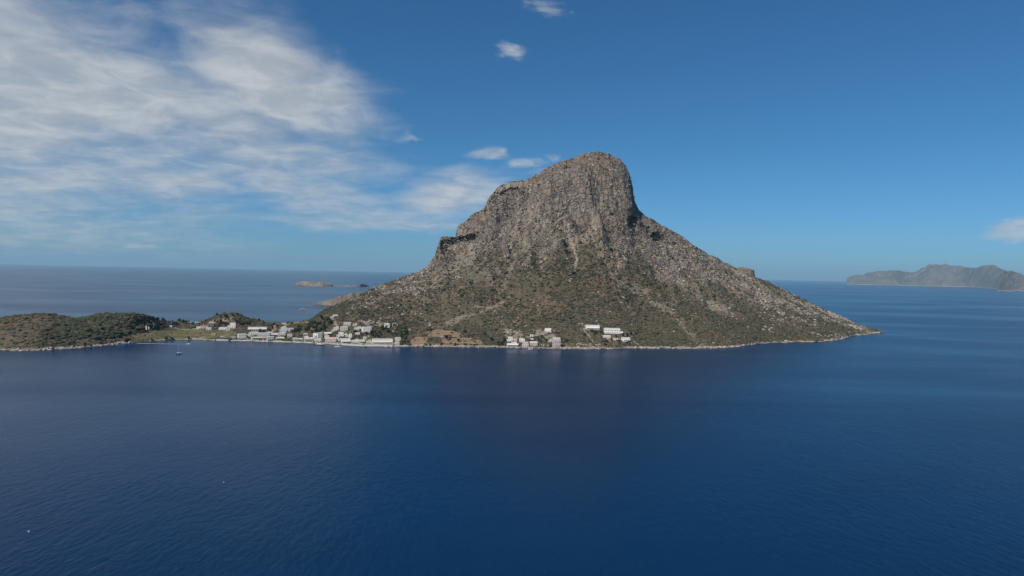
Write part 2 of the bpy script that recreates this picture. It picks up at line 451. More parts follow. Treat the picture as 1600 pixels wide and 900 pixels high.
def new_mat(name):
    m = bpy.data.materials.new(name); m.use_nodes = True
    nt = m.node_tree
    return m, nt, nt.nodes['Principled BSDF']
def objco(nt):
    t = nt.nodes.new('ShaderNodeTexCoord'); return S(nt, t.outputs['Object'])
def geopos(nt):
    t = nt.nodes.new('ShaderNodeNewGeometry'); return S(nt, t.outputs['Position'])
def attr(nt, name):
    a = nt.nodes.new('ShaderNodeAttribute'); a.attribute_name = name; return S(nt, a.outputs['Fac'])
def bump(nt, bsdf, h, strength, dist):
    b = nt.nodes.new('ShaderNodeBump'); b.inputs['Strength'].default_value = strength; b.inputs['Distance'].default_value = dist
    nt.links.new(h.s, b.inputs['Height']); nt.links.new(b.outputs[0], bsdf.inputs['Normal'])
    return b

# limestone, stony scrub soil, fields and beach in one ground material
MAT_GROUND, nt, bs = new_mat('island_ground')
P = geopos(nt)
na = noise(nt, P, 0.012, 5, .55); nb = noise(nt, P, 0.055, 6, .62); nc = noise(nt, P, 0.33, 5, .65); nd = noise(nt, P, 1.1, 4, .6)
sepg = nt.nodes.new('ShaderNodeSeparateXYZ'); nt.links.new(P.s, sepg.inputs[0])
gpx, gpy, gpz = (S(nt, o) for o in sepg.outputs)
streak = noise(nt, combine(nt, gpx * 0.10, gpy * 0.05, gpz * 0.014), 1.0, 5, .6, .3)
rock = mixc(nt, nb.ramp(.36, .64), (.172, .138, .112), (.290, .236, .194))
rock = mixc(nt, streak.ramp(.46, .68) * .75, rock, (.115, .095, .082))
strata = noise(nt, combine(nt, gpx * .012, gpy * .012, gpz * .16), 1.0, 4, .6, .4)
vor = nt.nodes.new('ShaderNodeTexVoronoi'); vor.feature = 'DISTANCE_TO_EDGE'; vor.inputs['Scale'].default_value = 1.0
crk = combine(nt, gpx * .085 + nb * 1.2, gpy * .07, gpz * .030 + nb * .8)
nt.links.new(crk.s, vor.inputs['Vector'])
cracks = S(nt, vor.outputs['Distance'])
rock = mixc(nt, cracks.ramp(.06, .0) * .45, rock, (.075, .062, .050))
rock = mixc(nt, strata.ramp(.54, .64) * .45, rock, (.100, .082, .068))
rock = mixc(nt, na.ramp(.48, .62) * .6, rock, (.275, .195, .132))
rock = mixc(nt, noise(nt, P, .02, 4, .6).ramp(.52, .66) * .55, rock, (.135, .113, .105))
rock = mixc(nt, nc.ramp(.50, .64) * .85, rock, (.072, .066, .052))
rock = mixc(nt, noise(nt, P, .62, 3, .55).ramp(.56, .68) * .85, rock, (.46, .40, .34))
soil = mixc(nt, nb.ramp(.38, .62), (.132, .102, .070), (.098, .083, .054))
soil = mixc(nt, nc.ramp(.52, .68) * .6, soil, (.205, .168, .132))
soil = mixc(nt, nd.ramp(.58, .72) * .55, soil, (.28, .24, .20))
soil = mixc(nt, na.ramp(.50, .62) * .55, soil, (.190, .125, .080))
col = mixc(nt, attr(nt, 'rock') , soil, rock)
grass = mixc(nt, nb.ramp(.38, .62), (.190, .160, .085), (.115, .115, .050))
grass = mixc(nt, nc.ramp(.50, .70) * .6, grass, (.26, .21, .12))
col = mixc(nt, attr(nt, 'grass'), col, grass)
terr = noise(nt, combine(nt, gpx * .012, gpy * .16, gpz * .3), 1.0, 4, .6)
orng = mixc(nt, terr.ramp(.40, .60), (.33, .225, .140), (.215, .155, .100))
orng = mixc(nt, nc.ramp(.52, .70) * .6, orng, (.16, .125, .08))
col = mixc(nt, attr(nt, 'orange'), col, orng)
pale = mixc(nt, nc.ramp(.40, .65), (.30, .25, .19), (.44, .385, .31))
col = mixc(nt, attr(nt, 'pale'), col, pale)
# the dark band that the sea keeps wet, and the sea bed
col = mixc(nt, gpz.ramp(.55, .05), col, (.045, .042, .034))
nt.links.new(col.s, bs.inputs['Base Color'])
bs.inputs['Roughness'].default_value = .95
bs.inputs['Specular IOR Level'].default_value = .12
bump(nt, bs, nb * 2.2 + nc * 1.2 + nd * .4 + cracks.ramp(0, .12) * attr(nt, 'rock') * 1.0, 1.0, 2.4)

# sea
MAT_SEA, nt, bs = new_mat('sea_water')
P = geopos(nt)
sw = nt.nodes.new('ShaderNodeMapping'); sw.inputs['Rotation'].default_value = (0, 0, R(28)); sw.inputs['Scale'].default_value = (1.0, .42, 1.0)
nt.links.new(P.s, sw.inputs[0]); Q = S(nt, sw.outputs[0])
wv1 = noise(nt, Q, .060, 3, .5); wv2 = noise(nt, Q, .26, 4, .55, .3); wv3 = noise(nt, Q, .9, 3, .55)
calm = noise(nt, combine_ := S(nt, (lambda m: (m.inputs['Scale'].__setattr__('default_value', (.0011, .0034, 1)), nt.links.new(P.s, m.inputs[0]), m.outputs[0])[2])(nt.nodes.new('ShaderNodeMapping'))), 1.0, 4, .6, .6)
base = mixc(nt, calm.ramp(.35, .65), (.0013, .0200, .0610), (.0019, .0270, .0780))
nt.links.new(base.s, bs.inputs['Base Color'])
bs.inputs['IOR'].default_value = 1.333
bs.inputs['Specular IOR Level'].default_value = .11
rg = calm.ramp(.35, .68, .25, .19)
nt.links.new(rg.s, bs.inputs['Roughness'])
bump(nt, bs, (wv1 * .55 + wv2 * .62 + wv3 * .22) * calm.ramp(.36, .66, 1.2, .75), .62, 1.0)

def sheet(name, cx, cy, half, z, mat):
    me = bpy.data.meshes.new(name)
    n = 12
    me.from_pydata([(0, 0, 0)] + [(half * math.sin(i * 2 * math.pi / 96), half * math.cos(i * 2 * math.pi / 96), 0) for i in range(96)], [], [(0, (i + 1) % 96 + 1, i + 1) for i in range(96)])
    me.materials.append(mat)
    o = bpy.data.objects.new(name, me); o.location = (cx, cy, z)
    return link(o)
sea = tag(sheet('sea', 0, 0, 95000.0, 0.0, MAT_SEA), 'deep blue sea with fine ripples around the island', kind='structure')


# ------------------------------------------------------------------ the village: where each house stands
# photo x0, x1, y of the roof, y of the foot, style, wall colour, name, label
HOUSES = [
    # left of the village
    (264, 268.5, 508.5, 512, 'hut', 'white', 'hut', 'tiny white hut right of the dark pines on the isthmus'),
    (297, 301.5, 503, 506, 'hut', 'cream', 'hut', 'tiny cream hut on the skyline of the isthmus'),
    (305, 313.5, 503.2, 506.5, 'flat', 'tan', 'house', 'low tan house on the skyline left of the red roof'),
    (307, 313.5, 510.5, 513.5, 'flat', 'white', 'annex_building', 'low white annex touching the left side of the red-roofed house'),
    (313.5, 325, 508.4, 513.5, 'gable_red', 'white', 'house', 'house with a long red tiled roof at the top of the green field'),
    (322, 330, 511.8, 515.5, 'flat', 'white', 'house', 'low white house just right of the red roof'),
    (325, 334, 504.5, 511, 'flat', 'dark', 'house', 'dark grey-brown house under the tan bank above the red roof'),
    (331, 336, 520.8, 524.5, 'hut', 'peach', 'hut', 'small peach hut standing alone in the shore field'),
    (342, 354, 511.6, 516, 'flat', 'white', 'house', 'long low white house left of the two-storey hill house'),
    (344, 350.5, 525.5, 528.5, 'hut', 'tan', 'shed', 'low tan shed near the beach left of the village'),
    (356, 367.5, 504.8, 513, 'flat2', 'white', 'house', 'two-storey white house below the wooded knoll'),
    (353.5, 359, 512.8, 517, 'flat', 'grey', 'house', 'small grey house in front of the two-storey hill house'),
    (361, 368, 526.6, 530, 'flat', 'tan', 'beach_house', 'tan beach house, leftmost at the water'),
    (372.5, 384.5, 521.6, 529.3, 'flat2', 'white', 'house', 'bright white waterfront house at the left end of the village'),
    (385.5, 392, 520.5, 527, 'flat', 'grey', 'house', 'narrow grey house right of the leftmost white waterfront house'),
    (388, 416, 511, 516.5, 'long', 'white', 'long_building', 'long single-storey white building with a dark veranda below the knoll'),
    (391, 403, 518.8, 524.5, 'flat2', 'white', 'house', 'white house with dark ground floor below the long building'),
    (394, 409, 526.6, 530.3, 'taverna', 'cream', 'taverna', 'low cream waterfront taverna with awning, leftmost taverna'),
    (403, 421, 520.3, 526.3, 'flat', 'mint', 'house', 'wide pale mint house in the second row'),
    (410, 417.5, 526.8, 530.6, 'taverna', 'pink', 'taverna', 'small reddish pink taverna left of the grey cube house'),
    (420, 434, 518.4, 525.2, 'taverna', 'white', 'taverna', 'white taverna with a wide dark veranda below the terracotta roof'),
    (426, 433.5, 515, 519, 'gable_red', 'peach', 'house', 'small peach house with a terracotta roof behind the veranda taverna'),
    (418, 427.5, 526.8, 534, 'flat2', 'grey', 'house', 'grey-white cube house standing right at the water'),
    (427.8, 430.6, 510, 515, 'tower', 'peach', 'bell_tower', 'small pinkish bell tower above the terracotta roof'),
    (435, 445.5, 519, 527, 'flat2', 'cream', 'house', 'cream two-storey house below the big pale turquoise house'),
    (431, 444, 527.2, 531.4, 'taverna', 'cream', 'taverna', 'cream taverna on the quay right of the grey cube house'),
    (435, 448, 511.6, 519, 'flat2', 'aqua', 'house', 'big white and pale turquoise house with a roof room'),
    (449, 458.5, 512.8, 518.6, 'flat', 'white', 'house', 'white house touching the dark grove, right of the turquoise house'),
    (440, 447, 505, 508.2, 'hut', 'yellow', 'hut', 'small pale yellow house on the saddle'),
    (449, 456.5, 522, 527.5, 'flat', 'grey', 'house', 'small grey house under the left edge of the grove'),
    (459, 472.5, 527.8, 532.6, 'taverna', 'pink', 'taverna', 'low taverna with a pinkish front below the grove'),
    (474, 480.5, 520.8, 524.3, 'hut', 'cream', 'house', 'small cream house in the foot of the grove'),
    (475, 489, 525.4, 532.5, 'taverna', 'cream', 'taverna', 'long cream waterfront taverna left of the white and green house'),
    (489, 496.5, 520.6, 529.3, 'flat2', 'white', 'house', 'tall narrow white house joined to a green one'),
    (496.8, 503.5, 519.8, 529.3, 'flat2', 'green', 'house', 'tall green-walled house joined to a narrow white one'),
    (490, 502, 529.2, 534.8, 'flat', 'yellow', 'house', 'pale yellow house on the quay behind the moored boat'),
    (507.5, 518, 520, 523.8, 'gable_white', 'white', 'house', 'white house with a slanted white roof right of the green house'),
    (507, 514.5, 524.8, 528.2, 'flat', 'white', 'house', 'small white house below the slanted white roof'),
    (508, 525, 528.4, 535.4, 'gable_pink', 'pink', 'restaurant', 'pink-roofed waterfront restaurant in the middle of the village'),
    (525, 533.5, 527.4, 532.5, 'flat', 'white', 'house', 'square white house right of the pink restaurant'),
    (526, 536.5, 519.3, 526.8, 'flat2', 'white', 'house', 'white two-storey house above the pink restaurant'),
    (537, 543, 520.8, 526.5, 'flat', 'white', 'house', 'small white house right of the two-storey one above the pink restaurant'),
    (522, 529.8, 509.6, 515.3, 'flat', 'white', 'house', 'white house in the upper row, leftmost beside the grove'),
    (518.5, 525.5, 515.6, 519.2, 'flat', 'white', 'house', 'low white house below the leftmost upper-row house'),
    (531.5, 543, 510.3, 517, 'flat2', 'cream', 'house', 'broad off-white house in the middle of the upper row'),
    (537, 548, 503.8, 509, 'flat', 'grey', 'house', 'pale grey house at the top of the village'),
    (520, 528, 491.8, 495.3, 'flat', 'white', 'house', 'lone white house high on the scrub slope above the village'),
    (516.5, 521.5, 495.2, 498, 'hut', 'white', 'hut', 'small white hut just below the lone high house'),
    (551.5, 558, 505.8, 510, 'flat', 'grey', 'house', 'small grey house at the top right of the upper row'),
    (553, 565.5, 510.4, 516, 'flat', 'cream', 'house', 'off-white flat house between the upper row and the square white house'),
    (567, 580.5, 510.8, 519.3, 'flat2', 'white', 'house', 'large square white house alone among trees in the upper right'),
    (543, 549.5, 522, 528.3, 'flat2', 'white', 'house', 'white cube house in the middle row with trees to its right'),
    (555, 562, 519.8, 522.6, 'hut', 'white', 'hut', 'little white house between trees in the middle row'),
    (533.5, 547.5, 529.5, 536.2, 'taverna', 'white', 'taverna', 'white taverna with dark door openings behind the small motorboat'),
    (548.5, 561, 529.8, 535.6, 'flat', 'mint', 'house', 'pale greenish white waterfront house'),
    (561.5, 570, 531, 536, 'taverna', 'pink', 'taverna', 'pink taverna on the quay left of the yellow one'),
    (567, 572.5, 526.8, 530.6, 'hut', 'yellow', 'house', 'small yellowish house behind the pink taverna'),
    (572, 581, 531.8, 537.4, 'flat', 'yellow', 'house', 'pale yellow waterfront house left of the longest building'),
    (582, 613.5, 529.8, 537.2, 'long', 'white', 'long_building', 'longest white waterfront building with a row of columns'),
    (615, 624, 531.4, 539.4, 'flat2', 'pink', 'house', 'pinkish waterfront house at the right end of the village'),
    (618, 626, 527.6, 531, 'flat', 'white', 'house', 'white roofed house behind the pinkish end house'),
    (600.5, 608.5, 505.6, 512.2, 'flat2', 'white', 'house', 'tall white house between trees at the upper right end'),
    # bay in the middle
    (792, 801, 526.8, 533.6, 'flat2', 'white', 'house', 'white house with a red-roofed side, left end of the middle bay'),
    (801, 808, 527.8, 533.6, 'gable_red', 'pink', 'annex_building', 'red-roofed annex on the side of the white bay house'),
    (792, 810, 534.6, 541.6, 'taverna', 'white', 'taverna', 'white beach taverna with a wide black opening in the middle bay'),
    (811, 820, 529.6, 535, 'flat2', 'white', 'house', 'white house behind the pinkish bay house'),
    (816.5, 826, 534.6, 541.8, 'flat2', 'pink', 'house', 'pinkish white house on the beach of the middle bay'),
    (829, 840, 534.8, 540.4, 'gable_white', 'cream', 'boat_house', 'low house with a slanted white roof on the bay beach'),
    (828, 833.5, 523.2, 526.2, 'hut', 'mint', 'shed', 'small pale shed up the slope of the middle bay'),
    (828, 833.5, 529.4, 532, 'hut', 'white', 'shed', 'little white shed behind the slanted white roof'),
    (851, 861, 513.2, 518, 'flat', 'white', 'house', 'small white house high above the middle bay'),
    (857, 863.5, 529.4, 535, 'flat', 'cream', 'house', 'small house left of the three-storey pink hotel'),
    (863.5, 875.5, 528.2, 543, 'flat3', 'pink', 'hotel', 'three-storey pinkish hotel with balconies on the bay'),
    # villas on the right
    (916, 937, 507.8, 514.8, 'long', 'white', 'villa', 'upper left white villa with a long dark veranda'),
    (944, 969, 513.2, 521.6, 'flat2', 'white', 'villa', 'broad pale villa in the middle of the hillside villas'),
    (966, 973.5, 518, 522, 'flat', 'white', 'annex_building', 'low white annex on the right of the broad villa'),
    (942, 954, 524.4, 528.4, 'flat', 'pink', 'house', 'low pink house with three dark windows below the broad villa'),
    (971, 984.5, 527.6, 533.6, 'flat2', 'white', 'villa', 'bright white villa, lowest and rightmost of the hillside'),
]
PLOTS = []
for hs in HOUSES:
    x0, x1, y0, y1 = hs[:4]
    p = at((x0 + x1) / 2, y1)
    dist = p.y
    m = dist / FPX                                    # metres per pixel there
    w = (x1 - x0) * m
    dep = min(max(w * .75, 5.0), 10.5) if hs[4] != 'tower' else w
    hgt = max((y1 - y0) * m - dep * .085, 2.6)
    cx, cy = -p.x / math.hypot(p.x, p.y), -p.y / math.hypot(p.x, p.y)
    yaw = math.atan2(cx, -cy) + random.uniform(-.16, .16)
    bx, by = -math.sin(yaw), math.cos(yaw)            # towards the back of the house
    zb = max(p.z, 1.3)
    PLOTS.append((p.x, p.y, zb, w, dep, hgt, yaw))
for (x, y, z, w, dep, hgt, yaw) in PLOTS:
    level(x - math.sin(yaw) * dep * .5, y + math.cos(yaw) * dep * .5, w * .5 + .5, dep * .5 + .8, yaw, z)


# ------------------------------------------------------------------ the island's ground as one mesh, with caves pushed into the cliff
CAVES = [(988, 347, 8.5, 8.5, 36), (1028, 370.5, 11.0, 8.0, 40), (1013, 359.5, 3.2, 6.0, 18), (1003, 352, 3.0, 4.5, 14), (1055, 382, 2.8, 3.5, 12), (1088, 389, 3, 3.5, 10),
         (843, 292, 2.6, 4.0, 10), (884, 262, 3.0, 3.5, 8), (759, 331, 2.4, 4.5, 12)]
def build_island():
    X, Y, Z = GXX.copy(), GYY.copy(), GZ.copy()
    U, V = project(X, Y, Z)
    front = GB > 4
    for (cu, cv, ru, rv, dep) in CAVES:
        q = np.hypot((U - cu) / ru, (V - cv) / rv) + fbm(X, Z, 8, 3, 81) * .14
        m = (q < 1.0) & front
        Y[m] += dep * (0.55 + .45 * (1 - q[m])); 
    # undercut cliff on the left shoulder
    poly = [(690, 375), (700, 374), (722, 367), (741, 364), (743, 371), (730, 377), (712, 380), (700, 388), (694, 396), (690, 394)]
    m = inpoly(U + fbm(X, Z, 9, 3, 83) * 3.2, V + fbm(X, Z, 9, 3, 84) * 2.4, poly) & front
    Y[m] += 27 + fbm(X, Z, 8, 2, 85)[m] * 6
    m = inpoly(U + fbm(X, Z, 9, 3, 86) * 2.5, V + fbm(X, Z, 9, 3, 87) * 2, [(762, 316), (774, 302), (795, 295), (812, 292), (803, 299), (782, 308), (768, 322)]) & front
    Y[m] += 7
    keep = (Z > -7.5)
    idx = np.full(X.shape, -1, np.int64)
    ny, nx = X.shape
    q = np.stack([np.arange(ny * nx).reshape(ny, nx)[:-1, :-1], np.arange(ny * nx).reshape(ny, nx)[:-1, 1:], np.arange(ny * nx).reshape(ny, nx)[1:, 1:], np.arange(ny * nx).reshape(ny, nx)[1:, :-1]], -1).reshape(-1, 4)
    fz = keep.ravel()
    fk = fz[q].any(1) & (GB.ravel()[q[:, 0]] > -420)
    q = q[fk]
    used = np.unique(q)
    remap = np.full(ny * nx, -1, np.int64); remap[used] = np.arange(len(used))
    vs = np.stack([X.ravel(), Y.ravel(), Z.ravel()], -1)[used]
    g = lambda a: a.ravel()[used]
    me = np_mesh('island_ground', vs, remap[q], {'rock': g(GROCK), 'grass': g(GGRASS), 'orange': g(GORANGE), 'pale': g(GPALE)}, smooth=False)
    me.materials.append(MAT_GROUND)
    o = link(bpy.data.objects.new('island_terrain', me))
    tag(o, 'rocky limestone island mountain with scrub slopes and low isthmus', kind='structure')
    print('island quads', len(q))
build_island()

# ------------------------------------------------------------------ far coast, islets
MAT_FAR, nt, bs = new_mat('far_limestone')
P = geopos(nt)
f1 = noise(nt, P, .0022, 6, .6); f2 = noise(nt, P, .012, 5, .6)
sepg = nt.nodes.new('ShaderNodeSeparateXYZ'); nt.links.new(P.s, sepg.inputs[0])
c = mixc(nt, f1.ramp(.36, .62), (.085, .080, .060), (.150, .128, .102))
c = mixc(nt, f2.ramp(.45, .65) * .7, c, (.055, .056, .040))
c = mixc(nt, S(nt, sepg.outputs[2]).ramp(14, 4), c, (.42, .37, .30))
nt.links.new(c.s, bs.inputs['Base Color']); bs.inputs['Roughness'].default_value = .95
bump(nt, bs, f1 * 60 + f2 * 14, .8, 1.0)
MAT_ISLET, nt, bs = new_mat('islet_limestone')
P = geopos(nt)
f1 = noise(nt, P, .02, 6, .6); f2 = noise(nt, P, .09, 5, .6)
c = mixc(nt, f1.ramp(.38, .60), (.155, .122, .092), (.235, .190, .150))
c = mixc(nt, f2.ramp(.52, .66) * .7, c, (.075, .066, .046))
nt.links.new(c.s, bs.inputs['Base Color']); bs.inputs['Roughness'].default_value = .95
bump(nt, bs, f1 * 8 + f2 * 3, .8, 1.0)

def ridge_island(name, label, skyline, shore, mat, n, m, rough, seed, back, kind='structure', far=None):
    """an island from its skyline (photo x, y, distance) and its near shore (photo x, y)"""
    sk = np.array(skyline, float); sh = np.array(shore, float)
    ra, rt = az_te(sk[:, 0], sk[:, 1]); sa, st_ = az_te(sh[:, 0], sh[:, 1])
    A = np.linspace(ra[0], ra[-1], n)
    d0 = np.minimum(np.interp(A, sa, -CAM_H / st_), 24000); d1 = np.maximum(np.interp(A, ra, sk[:, 2] / np.cos(ra)), d0 + 8)
    if far:
        kk = np.exp(-0.5 * (np.arange(-60, 61) / 22.0) ** 2); d0 = np.convolve(np.pad(d0, 60, mode='edge'), kk / kk.sum(), 'valid')
        d1 = d0 + far * (1 + .35 * np.sin(A * 61) + .2 * np.sin(A * 143 + 1))
    zr = np.maximum(CAM_H + d1 * np.interp(A, ra, rt), 0.5)
    if far: zr = zr * (1 + fbm(A * 9000, A * 0, 60, 5, seed + 3) * .045)
    T = np.concatenate([[-.04], np.linspace(0, 1, m) ** 1.0, 1 + np.linspace(.08, 1, 14)])
    AA, TT = np.meshgrid(A, T)
    D = np.where(TT <= 1, d0 + (d1 - d0) * TT, d1 + (TT - 1) * np.maximum(zr * back, 12))
    Sx = np.clip(TT, 0, 1)
    sc_ = (d1 - d0).mean()
    X, Y = D * np.sin(AA), D * np.cos(AA)
    env = np.clip(Sx * (1 - Sx) * 4, 0, 1)
    warp = fbm(X, Y, sc_ * .45, 5, seed) * .22 * env + (ridged(X, Y * .5, sc_ * .3, 4, seed + 5) - .55) * .4 * env
    prof = np.clip(Sx + warp, 0, 1)
    Z = zr * (0.55 * prof + .45 * sstep(prof, 0.05, 1.0))
    Z = np.where(Sx < .04, np.minimum(Z, zr * .12) + np.minimum(6, zr * .1) * (Sx > .001), Z)
    Z = np.where(TT < 0, -8, Z)
    Z = np.where(TT > 1, zr * (2 - TT) ** 1.2 - (TT > 1.95) * 8, Z)
    Z = Z + fbm(X, Y, sc_ * .08, 5, seed + 9) * rough * np.clip(env + .25 * (TT > .3) * (TT < 1.3), 0, 1)
    Z = Z + (ridged(X, Y, sc_ * .16, 4, seed + 12) - .6) * rough * 2.2 * env
    ny, nx = X.shape
    I = np.arange(ny * nx).reshape(ny, nx)
    q = np.stack([I[:-1, :-1], I[:-1, 1:], I[1:, 1:], I[1:, :-1]], -1).reshape(-1, 4)
    me = np_mesh(name, np.stack([X, Y, Z], -1).reshape(-1, 3), q)
    me.materials.append(mat)
    return tag(link(bpy.data.objects.new(name, me)), label, kind=kind)

ridge_island('distant_coast', 'hazy grey mountainous coast on the horizon at the right', [(1323, 437.6, 19600), (1327, 433, 19600), (1332, 430.5, 19600), (1340, 428.8, 19400), (1349, 429.2, 19200), (1356, 426.5, 19000), (1370, 424, 18800), (1385, 423, 18600), (1400, 423, 18500), (1415, 424.2, 18300),
    (1427, 425.5, 18000), (1437, 423, 17600), (1447, 419, 17200), (1451, 415, 17000), (1460, 413.6, 16800), (1475, 413.2, 16600), (1490, 414, 16400), (1503, 415.6, 16200), (1515, 418.2, 16000), (1527, 418.5, 15800),
    (1537, 415.5, 15600), (1548, 414.8, 15400), (1560, 417, 15200), (1572, 421.5, 15000), (1585, 426, 14800), (1600, 429.5, 14600), (1640, 428, 14300), (1700, 414, 14000), (1780, 408, 13500), (1850, 440, 13000)],
    [(1323, 440.0), (1340, 440.0), (1362, 440.6), (1385, 441.3), (1400, 442.2), (1430, 444), (1460, 445.5), (1480, 446.8), (1500, 447.6), (1530, 449.2), (1555, 451.2), (1575, 453.4), (1600, 455.5), (1700, 460), (1850, 462)], MAT_FAR, 640, 80, 55, 301, 3.0, far=2900)
ridge_island('rock_stack', 'grey rock standing off the end of the distant coast', [(1559, 453, 10300), (1561, 449, 10320), (1563, 443, 10330), (1566, 440, 10330), (1569, 441.5, 10330), (1572, 446, 10330), (1577, 450, 10320), (1584, 453, 10300)], [(1559, 454.5), (1584, 455.4)], MAT_FAR, 40, 14, 5, 322, 1.2)
ridge_island('rocky_islet', 'low tan rocky islet on the sea left of the mountain', [(458, 444.2, 5400), (463, 442.3, 5420), (470, 439.8, 5440), (478, 439.0, 5460), (487, 440.4, 5460), (495, 442.2, 5450), (500, 440.5, 5450), (506, 441.2, 5440), (512, 442.2, 5420), (519, 443.8, 5400), (521, 446.4, 5300)],
    [(458, 444.6), (470, 445.5), (485, 447.3), (505, 447.8), (521, 446.8)], MAT_ISLET, 120, 26, 3.0, 340, 1.4)
ridge_island('rocky_islet', 'long flat reef of pale rocks right of the rocky islet', [(521, 446.6, 5350), (526, 445.6, 5360), (532, 446.2, 5360), (538, 446.8, 5350), (542, 445.2, 5350), (546, 446.8, 5350), (553, 445.9, 5360), (560, 444.6, 5380), (566, 443.8, 5380), (571, 444.6, 5380), (577, 446.9, 5300)],
    [(521, 447.2), (540, 447.8), (560, 448), (577, 447.4)], MAT_ISLET, 120, 14, 1.5, 360, 1.2)
ridge_island('rocky_islet', 'tiny pale reef in the cove behind the village', [(466, 483.2, 1790), (470, 481.8, 1795), (475, 481.6, 1800), (480, 483.0, 1795)], [(466, 483.8), (480, 483.8)], MAT_ISLET, 40, 8, .2, 377, 1.5)
ridge_island('headland', 'low orange-tan rocky headland behind the left foot of the mountain', [(486, 475.2, 2395), (493, 473.6, 2400), (502, 471.4, 2405), (511, 470, 2410), (520, 466.8, 2420), (530, 463, 2430), (540, 461, 2440), (550, 458, 2450), (558, 456.8, 2460), (572, 456.5, 2470), (600, 458, 2480), (630, 470, 2480)],
    [(486, 475.8), (500, 476.2), (515, 477.2), (535, 478), (563, 479), (630, 480)], MAT_ISLET, 180, 40, 2.2, 390, 1.6)


# ------------------------------------------------------------------ scrub and boulders: thousands of small bodies nobody could count
def domes(name, px, py, pz, rad, hgt, mat, seed, tint, jag=.28, rings=6, smooth=False):
    rng = np.random.default_rng(seed)
    n = len(px); k = rings
    ang = np.arange(k) * 2 * np.pi / k
    ph = rng.uniform(0, 6.28, n)[:, None]
    def ring(r, z, off):
        rr = rad[:, None] * r * (1 + rng.uniform(-jag, jag, (n, k)))
        aa = ang[None] + ph + off
        return np.stack([px[:, None] + rr * np.cos(aa), py[:, None] + rr * np.sin(aa), pz[:, None] + hgt[:, None] * (z + rng.uniform(-jag, jag, (n, k)) * .35)], -1)
    b = ring(.85, -.45, 0); m = ring(1.0, .38, np.pi / k)
    tp = np.stack([px + rad * rng.uniform(-.3, .3, n), py + rad * rng.uniform(-.3, .3, n), pz + hgt * (1 + rng.uniform(-jag, jag, n) * .5)], -1)[:, None]
    V = np.concatenate([b, m, tp], 1).reshape(-1, 3)
    base = np.arange(n)[:, None, None] * (2 * k + 1)
    f = []
    for i in range(k):
        j = (i + 1) % k
        f += [(i, j, k + i), (j, k + j, k + i), (k + i, k + j, 2 * k)]
    F = (np.array(f)[None] + base).reshape(-1, 3)
    me = np_mesh(name, V, F, {'tint': np.repeat(tint, 2 * k + 1)}, smooth=smooth)
    me.materials.append(mat)
    return link(bpy.data.objects.new(name, me))

MAT_SCRUB, nt, bs = new_mat('scrub_leaves')
tn = attr(nt, 'tint'); P = geopos(nt)
c = mixc(nt, tn.ramp(0, .55, smooth=False), (.029, .034, .020), (.060, .058, .034))
c = mixc(nt, tn.ramp(.55, 1, smooth=False), c, (.105, .088, .058))
c = mixc(nt, noise(nt, P, .8, 3, .6).ramp(.42, .66) * .5, c, (.105, .105, .062))
nt.links.new(c.s, bs.inputs['Base Color']); bs.inputs['Roughness'].default_value = .9; bs.inputs['Specular IOR Level'].default_value = .15

MAT_BOULDER, nt, bs = new_mat('limestone_boulders')
tn = attr(nt, 'tint'); P = geopos(nt)
c = mixc(nt, tn, (.20, .168, .138), (.50, .435, .365))
c = mixc(nt, noise(nt, P, .7, 4, .6).ramp(.45, .66) * .6, c, (.15, .135, .11))
nt.links.new(c.s, bs.inputs['Base Color']); bs.inputs['Roughness'].default_value = .95; bs.inputs['Specular IOR Level'].default_value = .15

